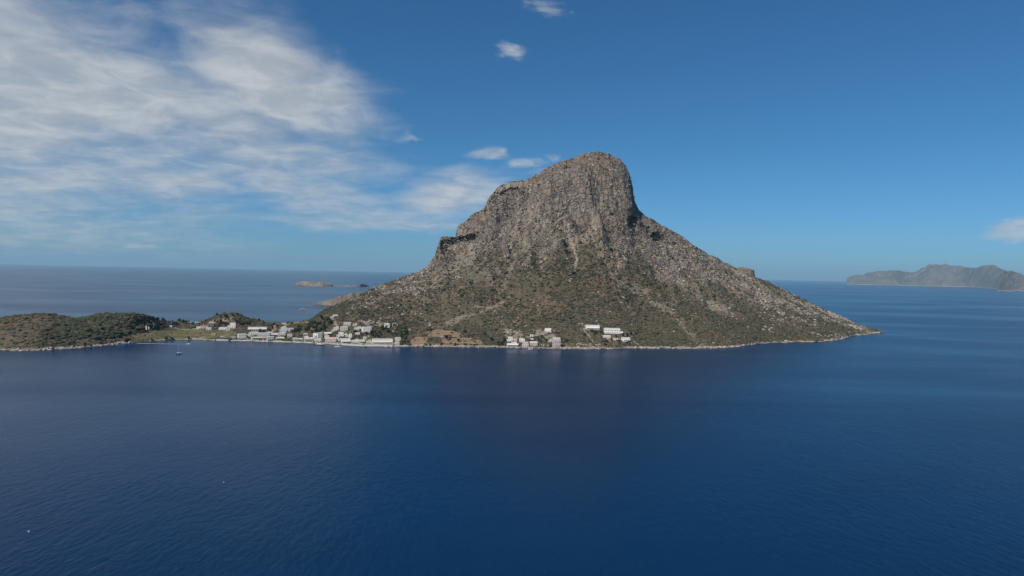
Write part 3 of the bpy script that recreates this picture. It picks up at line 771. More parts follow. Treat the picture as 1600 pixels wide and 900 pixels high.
HOUSE_SPOTS = []        # x, y, radius kept free of scrub (filled in below, before the scattering)
def scatter(n, seed):
    rng = np.random.default_rng(seed)
    x = rng.uniform(GX0, GX1, n); y = rng.uniform(900, GY1, n)
    a = np.arctan2(x, y); d = np.hypot(x, y)
    ok = (a > _sa[0]) & (a < _sa[-1]) & (d > np.interp(a, _sa, _sd)) & (d < np.interp(a, _fa, _fds) + 60)
    x, y = x[ok], y[ok]
    z = ground(x, y)
    k = z > 1.6
    x, y, z = x[k], y[k], z[k]
    u, v = project(x, y, z)
    u, v, rock, grass, orange, pale = cover(x, y, z)
    return rng, x, y, z, u, v, rock, grass, orange, pale
def free(x, y):
    k = np.ones(len(x), bool)
    for (hx, hy, hr) in HOUSE_SPOTS:
        k &= (x - hx) ** 2 + (y - hy) ** 2 > hr * hr
    return k
def scrub():
    rng, x, y, z, u, v, rock, grass, orange, pale = scatter(620000, 5)
    patch = fbm(x, y, 75, 5, 101); patch2 = fbm(x, y, 16, 3, 102)
    wood = inpoly(u, v, [(58, 520), (84, 506), (118, 500), (160, 491), (225, 490), (262, 500), (270, 508), (230, 518), (200, 522), (165, 530), (120, 530), (70, 530)])
    dens = .72 + .48 * patch + .34 * patch2
    dens = dens * (1 - .62 * rock) * (1 - .93 * grass) * (1 - .90 * orange) * (1 - .9 * pale)
    dens = np.where(rock > .5, dens * np.where(patch2 > .05, 1.7, .5), dens)
    dens = np.where(wood, 1.0, dens)
    # ravine with bushes down the middle of the slope, open stony ground elsewhere
    dens = np.where((u < 300) & ~wood, dens * .55, dens)
    dens = np.where(wood, dens * np.where(patch2 > -.45, 1.0, .25), dens)
    ok = (rng.uniform(0, 1, len(x)) < dens * np.where(wood, 1.0, .74)) & free(x, y)
    x, y, z, u, wood, rock, patch2 = (q[ok] for q in (x, y, z, u, wood, rock, patch2))
    n = len(x)
    rad = (rng.gamma(4.0, .29, n) + .40) * np.exp(rng.normal(0, .28, n))
    rad = np.where(wood, rad * 1.2, rad * .92) * (1 - .25 * rock)
    hgt = rad * rng.uniform(.65, 1.15, n)
    tint = np.clip(rng.normal(.46, .28, n) + fbm(x, y, 80, 3, 104) * .25 - wood * .32, 0, 1)
    o = domes('hillside_scrub', x, y, z, rad, hgt, MAT_SCRUB, 21, tint)
    tag(o, 'low grey-green scrub bushes spread over the island slopes', kind='stuff')
    print('scrub', n)
def boulders():
    rng, x, y, z, u, v, rock, grass, orange, pale = scatter(240000, 6)
    patch = fbm(x, y, 40, 4, 111)
    dens = (.07 + .50 * rock + .35 * rock * (1 - rock) * 4 * .5 + .35 * pale * (z > 4)) * (1 - grass) * (1 - orange) * np.clip(.5 + patch * 1.6, 0, 1.6)
    ok = (rng.uniform(0, 1, len(x)) < dens * .9) & free(x, y) & (u > 380)
    x, y, z = x[ok], y[ok], z[ok]
    # rocks in the surf along the coast
    m = 5500; a = rng.uniform(_sa[2], _sa[-2], m)
    d = np.interp(a, _sa, _sd) + rng.normal(1.5, 3.0, m); sx, sy = d * np.sin(a), d * np.cos(a); sz = ground(sx, sy)
    su, sv = project(sx, sy, sz)
    k = (sz > -1.2) & (sz < 2.0) & ((su < 200) | (su > 1000) | (rng.uniform(0, 1, m) < .25)) & (fbm(sx, sy, 25, 3, 119) > -.15) & ~((su > 335) & (su < 642))
    x, y, z = np.concatenate([x, sx[k]]), np.concatenate([y, sy[k]]), np.concatenate([z, np.maximum(sz[k], -.3)])
    n = len(x)
    rad = np.minimum(rng.gamma(2.0, .55, n) + .5, 2.9)
    o = domes('scattered_boulders', x, y, z, rad, rad * rng.uniform(.5, 1.0, n), MAT_BOULDER, 22, np.clip(rng.normal(.5, .3, n), 0, 1), .45, 5)
    tag(o, 'pale limestone boulders and scree lying on the slopes', kind='stuff')
    print('boulders', n)


# ------------------------------------------------------------------ materials of things
def plain(name, a, b, scale=.6, rough=.85, spec=.25, wear=None):
    m, nt, bs = new_mat(name)
    P = geopos(nt)
    c = mixc(nt, noise(nt, P, scale, 5, .6).ramp(.36, .66), a, b)
    if wear: c = mixc(nt, noise(nt, P, scale * .5, 6, .7, .4).ramp(.54, .72) * .6, c, wear)
    nt.links.new(c.s, bs.inputs['Base Color']); bs.inputs['Roughness'].default_value = rough; bs.inputs['Specular IOR Level'].default_value = spec
    return m
WALLS = {
    'white': plain('white_plaster', (.84, .81, .75), (.76, .73, .67), .5, wear=(.60, .55, .48)),
    'cream': plain('cream_plaster', (.66, .60, .48), (.54, .49, .39), .5, wear=(.42, .38, .30)),
    'tan': plain('tan_plaster', (.50, .43, .33), (.42, .35, .27), .5, wear=(.30, .25, .19)),
    'grey': plain('grey_plaster', (.64, .62, .58), (.54, .52, .49), .5, wear=(.40, .38, .35)),
    'dark': plain('grey_brown_stone', (.16, .14, .13), (.22, .19, .17), .5),
    'peach': plain('peach_plaster', (.60, .44, .34), (.52, .38, .30), .5),
    'pink': plain('pink_plaster', (.66, .55, .51), (.58, .48, .45), .5, wear=(.42, .33, .31)),
    'mint': plain('mint_plaster', (.68, .69, .62), (.60, .62, .55), .5, wear=(.46, .47, .41)),
    'green': plain('green_plaster', (.27, .34, .27), (.32, .39, .32), .5),
    'yellow': plain('yellow_plaster', (.62, .56, .36), (.54, .48, .32), .5, wear=(.42, .37, .26)),
    'aqua': plain('pale_turquoise_plaster', (.58, .66, .67), (.66, .71, .70), .5),
}
M_ROOF = plain('flat_roof_cement', (.70, .67, .61), (.58, .55, .50), .4, wear=(.42, .39, .35))
M_TILE = plain('red_roof_tiles', (.33, .115, .080), (.26, .095, .070), 1.2)
M_PINKTILE = plain('pink_roof_tiles', (.50, .34, .31), (.57, .41, .37), 1.0)
M_PANE = plain('window_glass', (.020, .026, .032), (.035, .042, .050), .8, .15, .5)
M_FRAME_B = plain('blue_window_wood', (.06, .16, .30), (.05, .13, .24), 2)
M_FRAME_W = plain('white_window_wood', (.70, .70, .68), (.60, .60, .58), 2)
M_WOOD = plain('brown_wood', (.12, .075, .045), (.09, .055, .035), 2)
M_AWN = plain('canvas_awning', (.66, .63, .56), (.58, .55, .48), 1)
M_AWN_R = plain('red_canvas_awning', (.42, .16, .13), (.36, .13, .11), 1)
M_REED = plain('reed_pergola', (.26, .20, .13), (.20, .155, .10), 2)
M_CONC = plain('quay_concrete', (.62, .59, .54), (.50, .475, .43), .25, wear=(.40, .37, .33))
M_STONE = plain('dry_stone', (.42, .37, .30), (.32, .28, .225), .8, wear=(.2, .17, .13))
M_BARK = plain('bark', (.085, .060, .042), (.06, .042, .03), 3)

def bm_box(bm, x0, x1, y0, y1, z0, z1, mi=0):
    v = [bm.verts.new(c) for c in ((x0, y0, z0), (x1, y0, z0), (x1, y1, z0), (x0, y1, z0), (x0, y0, z1), (x1, y0, z1), (x1, y1, z1), (x0, y1, z1))]
    for f in ((3, 2, 1, 0), (4, 5, 6, 7), (0, 1, 5, 4), (1, 2, 6, 5), (2, 3, 7, 6), (3, 0, 4, 7)):
        bm.faces.new([v[i] for i in f]).material_index = mi
def bm_obj(name, bm, mats, parent=None):
    me = bpy.data.meshes.new(name); bm.normal_update(); bm.to_mesh(me); bm.free()
    for m in (mats if isinstance(mats, (list, tuple)) else [mats]): me.materials.append(m)
    return link(bpy.data.objects.new(name, me), parent)
def box_obj(name, dims, mat, parent=None):
    bm = bmesh.new(); bm_box(bm, *dims); return bm_obj(name, bm, mat, parent)

_cache = {}
def opening(kind, w, h, mat):
    """a window or door: dark pane or leaf inside a frame, with a sill; origin at the bottom centre of the wall face"""
    key = (kind, round(w, 1), round(h, 1), mat.name)
    if key not in _cache:
        bm = bmesh.new(); f = .10
        bm_box(bm, -w / 2 + f, w / 2 - f, -.02, .02, f, h - f, 1)
        for d in ((-w / 2, -w / 2 + f, -.06, .01, 0, h), (w / 2 - f, w / 2, -.06, .01, 0, h), (-w / 2 + f, w / 2 - f, -.055, .01, h - f, h), (-w / 2 + f, w / 2 - f, -.055, .01, 0, f)): bm_box(bm, *d)
        if kind == 'window': bm_box(bm, -.03, .03, -.045, -.022, f, h - f); bm_box(bm, -w / 2 - .08, w / 2 + .08, -.14, .01, -.08, -.003)
        me = bpy.data.meshes.new(kind); bm.normal_update(); bm.to_mesh(me); bm.free()
        me.materials.append(mat); me.materials.append(M_PANE if kind == 'window' else M_WOOD)
        _cache[key] = me
    return _cache[key]

def flat_roof(bm, x0, x1, y0, y1, z, par=.45):
    o = .12; t = .22
    bm_box(bm, x0 - o, x1 + o, y0 - o, y1 + o, z, z + .16)
    for d in ((x0 - o, x1 + o, y0 - o, y0 - o + t), (x0 - o, x1 + o, y1 + o - t, y1 + o), (x0 - o, x0 - o + t, y0 - o + t, y1 + o - t), (x1 + o - t, x1 + o, y0 - o + t, y1 + o - t)):
        bm_box(bm, *d, z + .16, z + .16 + par)
def pitched_roof(bm, x0, x1, y0, y1, z, rise, shed=False):
    o = .35
    X0, X1, Y0, Y1 = x0 - o, x1 + o, y0 - o, y1 + o
    ym = Y1 if shed else (Y0 + Y1) / 2
    t = .14
    ins = 0 if shed else min((X1 - X0) * .22, 2.2)
    lo = [(X0, Y0, z), (X1, Y0, z), (X1, Y1, z), (X0, Y1, z)]
    v = [bm.verts.new(c) for c in lo] + [bm.verts.new((c[0], c[1], c[2] + t)) for c in lo]
    if shed:
        r = [bm.verts.new((X0, Y1, z + t + rise)), bm.verts.new((X1, Y1, z + t + rise))]
        fs = [(3, 2, 1, 0), (0, 1, 5, 4), (4, 5, 'b', 'a'), (2, 3, 'a', 'b'), (1, 2, 'b', 5), (3, 0, 4, 'a')]
        for k in (7, 6): bm.verts.remove(v.pop(k))
    else:
        r = [bm.verts.new((X0 + ins, ym, z + t + rise)), bm.verts.new((X1 - ins, ym, z + t + rise))]
        fs = [(3, 2, 1, 0), (0, 1, 5, 4), (1, 2, 6, 5), (2, 3, 7, 6), (3, 0, 4, 7), (4, 5, 'b', 'a'), (6, 7, 'a', 'b'), (5, 6, 'b'), (7, 4, 'a')]
    for f in fs: bm.faces.new([r[0] if i == 'a' else r[1] if i == 'b' else v[i] for i in f])

def house(spec, plot):
    x0_, x1_, y0_, y1_, style, colour, name, label = spec
    px_, py_, pz_, w, dep, h, yaw = plot
    rnd = random.Random(int(x0_ * 7 + y0_ * 13))
    e = link(bpy.data.objects.new(name, None)); e.empty_display_size = 2
    e.location = (px_, py_, pz_); e.rotation_euler = (0, 0, yaw)
    cat = {'taverna': 'taverna', 'hotel': 'hotel', 'villa': 'villa', 'hut': 'hut', 'shed': 'shed', 'bell_tower': 'tower'}.get(name, 'house')
    tag(e, label, cat)
    wall = WALLS[colour]; frame = M_FRAME_B if rnd.random() < .5 else M_FRAME_W
    hw = w / 2
    HOUSE_SPOTS.append((px_ - math.sin(yaw) * dep / 2, py_ + math.cos(yaw) * dep / 2, max(hw, dep / 2) + 2.2))
    def put(kind, x, z, ww, hh, y=0.0, rot=0.0, parent=e):
        o = link(bpy.data.objects.new(kind, opening(kind, ww, hh, frame)), parent); o.location = (x, y - .004, z); o.rotation_euler = (0, 0, rot)
    room = style in ('flat', 'taverna') and h > 4.2 and w > 6.5 and rnd.random() < .75
    full = h
    if room: h = max(2.9, h * .64)
    storeys = 3 if style == 'flat3' else 2 if style == 'flat2' and h > 4.6 else 1
    sh = h / storeys
    back_top = style == 'flat2' and rnd.random() < .45            # upper floor set back over a terrace
    bm = bmesh.new()
    if style == 'tower':
        hw = w / 2
        bm_box(bm, -hw, hw, 0, dep, -2, h * .62)
        for sx in (-1, 1):
            for yy in (0, dep - .5): bm_box(bm, sx * hw - (.5 if sx > 0 else 0), sx * hw + (0 if sx > 0 else .5), yy, yy + .5, h * .62, h)
        bm_obj('wall', bm, wall, e)
        bm = bmesh.new(); bm_box(bm, -hw - .15, hw + .15, -.15, dep + .15, h, h + .3); bm_obj('cornice', bm, wall, e)
        bm = bmesh.new(); bmesh.ops.create_uvsphere(bm, u_segments=12, v_segments=8, radius=hw, matrix=Matrix.Translation((0, dep / 2, h + .3))); bm_obj('dome', bm, M_PINKTILE, e)
        put('window', 0, h * .25, .8, 1.1)
        return e
    if storeys == 2 and back_top:
        sb = dep * .35
        bm_box(bm, -hw, hw, 0, dep, -2.5, sh)
        bm_box(bm, -hw * (.9 if rnd.random() < .5 else .45), hw * .98, sb, dep - .01, sh + .002, h)
        xa = min(v.co.x for v in bm.verts if v.co.z > h - .1)
        bm_obj('wall', bm, wall, e)
        bm = bmesh.new(); bm_box(bm, -hw - .1, hw + .1, -.1, sb - .01, sh, sh + .12)
        for d in ((-hw - .1, hw + .1, -.1, .1),): bm_box(bm, *d, sh + .12, sh + .9)
        bm_obj('terrace', bm, M_ROOF, e)
        bm = bmesh.new(); flat_roof(bm, xa, hw * .98, sb, dep - .01, h); roof_o = bm_obj('roof', bm, M_ROOF, e)
        rows = [(0, sh, -hw, hw, 0.0), (1, sh, xa, hw * .98, sb)]
    else:
        bm_box(bm, -hw, hw, 0, dep, -2.5, h)
        bm_obj('wall', bm, wall, e)
        bm = bmesh.new()
        if style == 'gable_red': pitched_roof(bm, -hw, hw, 0, dep, h - .3, 1.6); bm_obj('roof', bm, M_TILE, e)
        elif style == 'gable_pink': pitched_roof(bm, -hw, hw, 0, dep, h - .8, 2.0, True); bm_obj('roof', bm, M_PINKTILE, e)
        elif style == 'gable_white': pitched_roof(bm, -hw, hw, 0, dep, h - .8, 1.7, True); bm_obj('roof', bm, M_ROOF, e)
        else: flat_roof(bm, -hw, hw, 0, dep, h, rnd.choice((.15, .3, .5))); roof_o = bm_obj('roof', bm, M_ROOF, e)
        rows = [(k, sh, -hw, hw, 0.0) for k in range(storeys)]
    for (k, s_, xa, xb, yy) in rows:
        n = max(1, int((xb - xa) / 3.3)); zb = k * s_
        dr = rnd.randrange(n) if k == 0 else -1
        for i in range(n):
            xx = xa + (xb - xa) * (i + .5) / n
            if style in ('taverna', 'long') and k == 0: continue
            if i == dr or (k > 0 and rnd.random() < .3): put('door', xx, zb + .05, 1.1, min(2.15, s_ - .4), yy)
            else: put('window', xx, zb + min(.95, s_ * .33), rnd.choice((1.1, 1.3, 1.6)), min(1.35, s_ * .46), yy)
        for sx in (-1, 1):       # one window in each side wall
            o = link(bpy.data.objects.new('window', opening('window', 1.1, min(1.3, s_ * .46), frame)), e)
            o.location = (xa - .004 if sx < 0 else xb + .004, yy + (dep - yy) * .5, zb + min(.95, s_ * .33)); o.rotation_euler = (0, 0, -math.pi / 2 if sx < 0 else math.pi / 2)
    if style in ('taverna', 'long'):                 # veranda along the front: posts, roof, doors behind
        vd = 2.6 if style == 'long' else 3.4; vh = min(2.7, h - .25)
        n = max(2, int(w / 3.2))
        for i in range(n + 1):
            xx = -hw + .15 + (w - .3) * i / n
            box_obj('column', (xx - .13, xx + .13, -vd, -vd + .26, -2, vh), M_FRAME_W if style == 'long' else M_WOOD, e)
        bm = bmesh.new()
        bm_box(bm, -hw - .1, hw + .1, -vd - .2, -.01, vh, vh + .16)
        bm_obj('veranda_roof', bm, (M_ROOF if style == 'long' else rnd.choice((M_AWN, M_REED, M_AWN, M_AWN_R if colour == 'pink' else M_AWN))), e)
        box_obj('veranda_floor', (-hw - .1, hw + .1, -vd - .3, -.005, -2, .04), M_CONC, e)
        for i in range(n):
            xx = -hw + w * (i + .5) / n
            put('door' if i % 3 == 1 else 'window', xx, .06 if i % 3 == 1 else .8, 1.2 if i % 3 == 1 else 1.7, min(2.1, vh - .3) if i % 3 == 1 else 1.4)
    if storeys == 3 or (storeys == 2 and not back_top and rnd.random() < .6):
        for k in range(1, storeys):
            bm = bmesh.new(); zb = k * sh; bw = hw * (.95 if storeys == 3 else rnd.choice((.5, .7, .9)))
            bm_box(bm, -bw, bw, -1.25, -.005, zb - .16, zb - .01)
            bal = bm_obj('balcony', bm, M_FRAME_W, e); bm = bmesh.new()
            bm_box(bm, -bw, bw, -1.25, -1.15, zb + .85, zb + .93)
            for i in range(int(bw * 2 / .7) + 1):
                xx = -bw + .04 + i * (bw * 2 - .08) / int(bw * 2 / .7); bm_box(bm, xx - .03, xx + .03, -1.23, -1.17, zb - .01, zb + .85)
            bm_obj('railing', bm, M_FRAME_W, bal)
    if style in ('flat', 'flat2') and w > 7 and not room and rnd.random() < .5:
        xx = rnd.uniform(-hw * .6, hw * .6)
        box_obj('chimney', (xx - .3, xx + .3, dep * .6, dep * .6 + .6, h + .163, h + 1.3), wall, roof_o)
    if room:                                          # an upper room on part of the flat roof
        xa = rnd.choice((-hw + .1, -hw * .2, 0)); xb = xa + w * rnd.uniform(.38, .55); xb = min(xb, hw - .1); yb0 = dep * rnd.uniform(.2, .4)
        rm = box_obj('upper_room', (xa, xb, yb0, dep - .25, h + .163, full), rnd.choice((wall, WALLS['white'])), e)
        bm = bmesh.new(); bm_box(bm, xa - .15, xb + .15, yb0 - .15, dep - .1, full, full + .2); bm_obj('room_roof', bm, M_ROOF, rm)
        for i in range(max(1, int((xb - xa) / 2.6))): put('window' if i else 'door', xa + 1.1 + i * 2.4, h + .2 + (.7 if i else 0), 1.1, 1.2 if i else 1.9, yb0, parent=rm)
    if colour == 'aqua':
        box_obj('roof_room', (-hw * .1, hw * .75, dep * .35, dep * .9, h + .165, h + 2.6), wall, e)
        put('window', hw * .3, h + .9, 1.2, 1.2, dep * .35)
    return e
for hs, pl_ in zip(HOUSES, PLOTS): house(hs, pl_)

# ------------------------------------------------------------------ ruins, walls, pergola, parasols, promenade
def ruin(px_, py_, w, h, label):
    p = at(px_, py_); rnd = random.Random(int(px_ * 10))
    e = link(bpy.data.objects.new('ruined_wall', None)); e.location = p; e.rotation_euler = (0, 0, rnd.uniform(-.3, .3)); tag(e, label, 'ruin')
    z = -.6
    while z < h:                                     # courses of blocks, each a piece of the wall
        x = -w / 2 + rnd.uniform(-.1, .2)
        while x < w / 2 - .2:
            bw = rnd.uniform(.7, 1.2)
            if z < h - .8 or rnd.random() < .6: box_obj('block', (x, min(x + bw, w / 2 + .15) - .03, -.4 + rnd.uniform(-.06, .06), .4 + rnd.uniform(-.06, .06), z, z + .57), WALLS['white'], e)
            x += bw
        z += .6
    HOUSE_SPOTS.append((p.x, p.y, 5)); HOUSE_SPOTS.append((p.x * .994, p.y * .994, 7))
ruin(228.5, 515, 2.0, 6.0, 'left white pillar of ruined wall in front of the dark pines')
ruin(232.5, 514, 1.6, 4.2, 'short middle pillar of white ruin in front of the dark pines')
ruin(239.8, 512.5, 2.2, 6.8, 'tall right pillar of white ruin in front of the dark pines')

def low_wall(pts, h, name, label, mat, thick=.5):
    P3 = [at(*q) for q in pts]
    bm = bmesh.new()
    for a, b in zip(P3[:-1], P3[1:]):
        d = (b - a); L = math.hypot(d.x, d.y); n = Vector((-d.y / L, d.x / L, 0)) * thick / 2
        v = [bm.verts.new(c) for c in (a - n - Vector((0, 0, 1.5)), b - n - Vector((0, 0, 1.5)), b + n - Vector((0, 0, 1.5)), a + n - Vector((0, 0, 1.5)), a - n + Vector((0, 0, h)), b - n + Vector((0, 0, h)), b + n + Vector((0, 0, h)), a + n + Vector((0, 0, h)))]
        for f in ((3, 2, 1, 0), (4, 5, 6, 7), (0, 1, 5, 4), (1, 2, 6, 5), (2, 3, 7, 6), (3, 0, 4, 7)): bm.faces.new([v[i] for i in f])
    tag(bm_obj(name, bm, mat), label, 'wall')
low_wall([(977.5, 521), (984, 521.2), (991.5, 521)], 1.4, 'garden_wall', 'long low white garden wall right of the broad villa', WALLS['white'])
low_wall([(958, 530.5), (965, 531.5), (971, 533)], 2.4, 'terrace_wall', 'pinkish terrace wall left of the lowest villa', WALLS['pink'])
low_wall([(895, 543.6), (915, 544), (945, 543.8)], 1.6, 'retaining_wall', 'tan retaining wall along the beach under the villas', M_STONE)
low_wall([(645, 539.6), (690, 540), (740, 540.6), (785, 541.4)], 1.2, 'field_wall', 'long dry stone wall along the shore below the orange fields', M_STONE)

p = at(617, 511)
e = link(bpy.data.objects.new('garden_arch', None)); e.location = p; tag(e, 'open white arched frame right of the tall white house', 'pergola')
for sx in (-4.5, 4.5): box_obj('post', (sx - .3, sx + .3, -.3, .3, -1.5, 5.2), WALLS['white'], e)
bm = bmesh.new()
for k in range(8):
    a0, a1 = math.pi * k / 8, math.pi * (k + 1) / 8
    q = [(-4.8 * math.cos(a0), 5.2 + 1.6 * math.sin(a0)), (-4.8 * math.cos(a1), 5.2 + 1.6 * math.sin(a1))]
    v = [bm.verts.new(c) for c in ((q[0][0], -.25, q[0][1]), (q[1][0], -.25, q[1][1]), (q[1][0], .25, q[1][1]), (q[0][0], .25, q[0][1]), (q[0][0], -.25, q[0][1] + .5), (q[1][0], -.25, q[1][1] + .5), (q[1][0], .25, q[1][1] + .5), (q[0][0], .25, q[0][1] + .5))]
    for f in ((3, 2, 1, 0), (4, 5, 6, 7), (0, 1, 5, 4), (1, 2, 6, 5), (2, 3, 7, 6), (3, 0, 4, 7)): bm.faces.new([v[i] for i in f])
bm_obj('arch_beam', bm, WALLS['white'], e)

def parasol(px_, py_, label):
    p = at(px_, py_); e = link(bpy.data.objects.new('beach_parasol', None)); e.location = p
    tag(e, label, 'parasol', 'white parasols on the bay beach')
    bm = bmesh.new(); bmesh.ops.create_cone(bm, cap_ends=True, segments=8, radius1=.06, radius2=.05, depth=3.2, matrix=Matrix.Translation((0, 0, 1.2))); bm_obj('pole', bm, M_FRAME_W, e)
    bm = bmesh.new(); bmesh.ops.create_cone(bm, cap_ends=False, segments=8, radius1=2.0, radius2=.08, depth=.9, matrix=Matrix.Translation((0, 0, 2.6)))
    bmesh.ops.solidify(bm, geom=bm.faces[:], thickness=.04); bm_obj('canopy', bm, M_FRAME_W, e)
for q in ((846.5, 541), (849.5, 541.6), (853, 541), (856, 541.8)): parasol(*q, 'white beach parasol between the slanted roof and the pink hotel')

# stone promenade along the water, from the field to the right end of the village
def promenade():
    xs = np.arange(338, 641, 3.0); bm = bmesh.new(); prev = None
    for x in xs:
        ys = np.interp(x, SHORE[:, 0], SHORE[:, 1])
        a = at_z(x, ys - .1, 0.0); d = Vector((a.x, a.y, 0)).normalized()
        wd = 4.0 + 1.5 * math.sin(x * .21)
        ztop = 1.15
        row = [bm.verts.new((a.x - d.x * .8, a.y - d.y * .8, -1.5)), bm.verts.new((a.x - d.x * .8, a.y - d.y * .8, ztop)), bm.verts.new((a.x + d.x * wd, a.y + d.y * wd, ztop + .25)), bm.verts.new((a.x + d.x * wd, a.y + d.y * wd, -1.5))]
        if prev:
            for i in range(3): bm.faces.new((prev[i], row[i], row[i + 1], prev[i + 1]))
        prev = row
    tag(bm_obj('promenade', bm, M_CONC), 'pale stone promenade and quay along the village waterfront', kind='structure')
promenade()


# ------------------------------------------------------------------ trees
def leaf_mat(name, a, b):
    m, nt, bs = new_mat(name)
    oi = nt.nodes.new('ShaderNodeObjectInfo'); r = S(nt, oi.outputs['Random'])
    P = geopos(nt)
    c = mixc(nt, r, a, b)
    c = mixc(nt, noise(nt, P, .9, 3, .6).ramp(.4, .68) * .6, c, tuple(v * 1.7 for v in b))
    nt.links.new(c.s, bs.inputs['Base Color']); bs.inputs['Roughness'].default_value = .75; bs.inputs['Specular IOR Level'].default_value = .2
    return m
LEAF = {'dark': leaf_mat('dark_pine_leaves', (.022, .034, .020), (.036, .048, .028)),
        'olive': leaf_mat('olive_leaves', (.060, .068, .036), (.085, .088, .050)),
        'brown': leaf_mat('dry_brown_leaves', (.062, .044, .028), (.080, .062, .038)),
        'yellow': leaf_mat('yellow_green_leaves', (.120, .110, .035), (.090, .095, .035))}
def crown_mesh(seed, shape, mat):
    rng = np.random.default_rng(seed)
    n = 240
    clumps = rng.normal(0, 1, (9, 3)); clumps /= np.linalg.norm(clumps, axis=1)[:, None]; clumps *= rng.uniform(.25, .72, 9)[:, None]
    c = clumps[rng.integers(0, 9, n)]
    d = rng.normal(0, 1, (n, 3)); d /= np.linalg.norm(d, axis=1)[:, None]
    p = c + d * rng.uniform(.16, .42, n)[:, None]
    if shape == 'cone': p[:, :2] *= (.95 - p[:, 2:3] * .75) * .5; p[:, 2] *= 1.35
    elif shape == 'flat': p[:, 2] = p[:, 2] * .55 + .12
    a = rng.normal(0, 1, (n, 3)); a -= (a * d).sum(1)[:, None] * d * .7; a /= np.linalg.norm(a, axis=1)[:, None]
    b = np.cross(a, rng.normal(0, 1, (n, 3))); b /= np.linalg.norm(b, axis=1)[:, None]
    s = rng.uniform(.15, .28, n)[:, None]
    V = np.stack([p - a * s, p + b * s * .7, p + a * s, p - b * s * .7], 1).reshape(-1, 3)
    me = np_mesh('crown', V, np.arange(n * 4).reshape(n, 4)); me.materials.append(mat)
    return me
def trunk_mesh(seed, hgt):
    rng = random.Random(seed); bm = bmesh.new()
    def limb(a, b, r0, r1):
        d = (b - a); q = d.to_track_quat('Z', 'Y').to_matrix().to_4x4()
        bmesh.ops.create_cone(bm, cap_ends=True, segments=6, radius1=r0, radius2=r1, depth=d.length, matrix=Matrix.Translation((a + b) / 2) @ q)
    top = Vector((rng.uniform(-.06, .06), rng.uniform(-.06, .06), hgt))
    limb(Vector((0, 0, -.25)), top, .075, .045)
    for k in range(4):
        an = k * 1.57 + rng.uniform(-.4, .4); limb(top * rng.uniform(.75, 1), top + Vector((math.cos(an) * .4, math.sin(an) * .4, rng.uniform(.25, .55))), .035, .012)
    me = bpy.data.meshes.new('trunk'); bm.to_mesh(me); bm.free(); me.materials.append(M_BARK)
    return me
# unit trees: one metre of crown radius, scaled per tree
TREE_KINDS = {}
for kind, shape, th in (('dark', 'round', .75), ('olive', 'round', .6), ('brown', 'round', .55), ('yellow', 'round', .6), ('cypress', 'cone', .6)):
    TREE_KINDS[kind] = [(crown_mesh(500 + 17 * i + len(kind), shape, LEAF.get(kind, LEAF['dark'])), trunk_mesh(40 + i, th), th) for i in range(4)]
def tree(px_, py_, size, kind, label, group=None, name='tree'):
    p = at(px_, py_); rnd = random
    cm, tm, th = rnd.choice(TREE_KINDS[kind])
    e = link(bpy.data.objects.new(name, None)); e.location = (p.x, p.y, p.z); e.rotation_euler = (0, 0, rnd.uniform(0, 6.28))
    size *= 1.25; e.scale = (size, size, size * rnd.uniform(.85, 1.15))
    tag(e, label, 'shrub' if name == 'shrub' else 'tree', group)
    c = link(bpy.data.objects.new('crown', cm), e); c.location = (0, 0, th + (.45 if kind != 'cypress' else .9))
    link(bpy.data.objects.new('trunk', tm), e)
def grove(poly, n, size, kinds, label, group, name='tree'):
    p = np.array(poly, float); lo, hi = p.min(0), p.max(0); k = 0
    while k < n:
        u, v = random.uniform(lo[0], hi[0]), random.uniform(lo[1], hi[1])
        if not inpoly(np.array([u]), np.array([v]), poly)[0]: continue
        q = at(u, v)
        if q.z < 1.0 or not free(np.array([q.x]), np.array([q.y]))[0]: 
            if random.random() < .97: continue
        lab = label
        if n > 12:                                   # a large grove: say in which part of it the tree stands
            tx = 'left' if u < lo[0] + (hi[0] - lo[0]) / 3 else 'right' if u > hi[0] - (hi[0] - lo[0]) / 3 else 'middle'
            ty = 'upper' if v < (lo[1] + hi[1]) / 2 else 'lower'
            lab = label + ', in its ' + ty + ' ' + tx + ' part'
        tree(u, v, random.uniform(*size), random.choice(kinds), lab, group, name); k += 1
grove([(203, 500), (262, 499), (272, 510), (262, 514), (244, 512), (226, 517), (204, 515)], 30, (2.6, 4.0), ['dark'], 'dark pine of the wood by the white ruins', 'pines of the left wood')
grove([(268, 501), (318, 502), (316, 509), (290, 511), (270, 509)], 16, (1.8, 3.2), ['dark', 'brown', 'dark'], 'dark tree of the row across the isthmus', 'trees across the isthmus')
grove([(320, 500), (340, 492), (370, 490), (388, 496), (384, 502), (345, 505), (326, 505)], 20, (1.8, 3.0), ['dark', 'olive', 'dark'], 'tree of the wooded knoll behind the village', 'trees on the knoll')
grove([(336, 506), (354, 504), (356, 511), (338, 511)], 7, (2.0, 3.0), ['dark', 'dark', 'olive'], 'tree beside the two-storey hill house, on its left', 'trees left of the hill house')
grove([(369, 503), (392, 503), (392, 517), (376, 518), (369, 515)], 13, (2.0, 3.2), ['dark', 'brown', 'dark'], 'tree of the clump left of the long building', 'trees left of the long building')
grove([(403, 517), (416, 517), (416, 521), (404, 521)], 5, (2.0, 2.8), ['dark'], 'dark green tree in front of the long white building', 'trees before the long building')
grove([(421, 508), (434, 508), (434, 516), (422, 517)], 5, (1.8, 2.6), ['dark', 'olive'], 'tree left of the turquoise house', 'trees by the turquoise house')
grove([(453, 521), (459, 511), (480, 504), (505, 499), (519, 501), (517, 511), (506, 519), (480, 522)], 44, (2.4, 3.8), ['dark', 'dark', 'dark', 'olive'], 'dark tree of the large grove above the village', 'trees of the village grove')
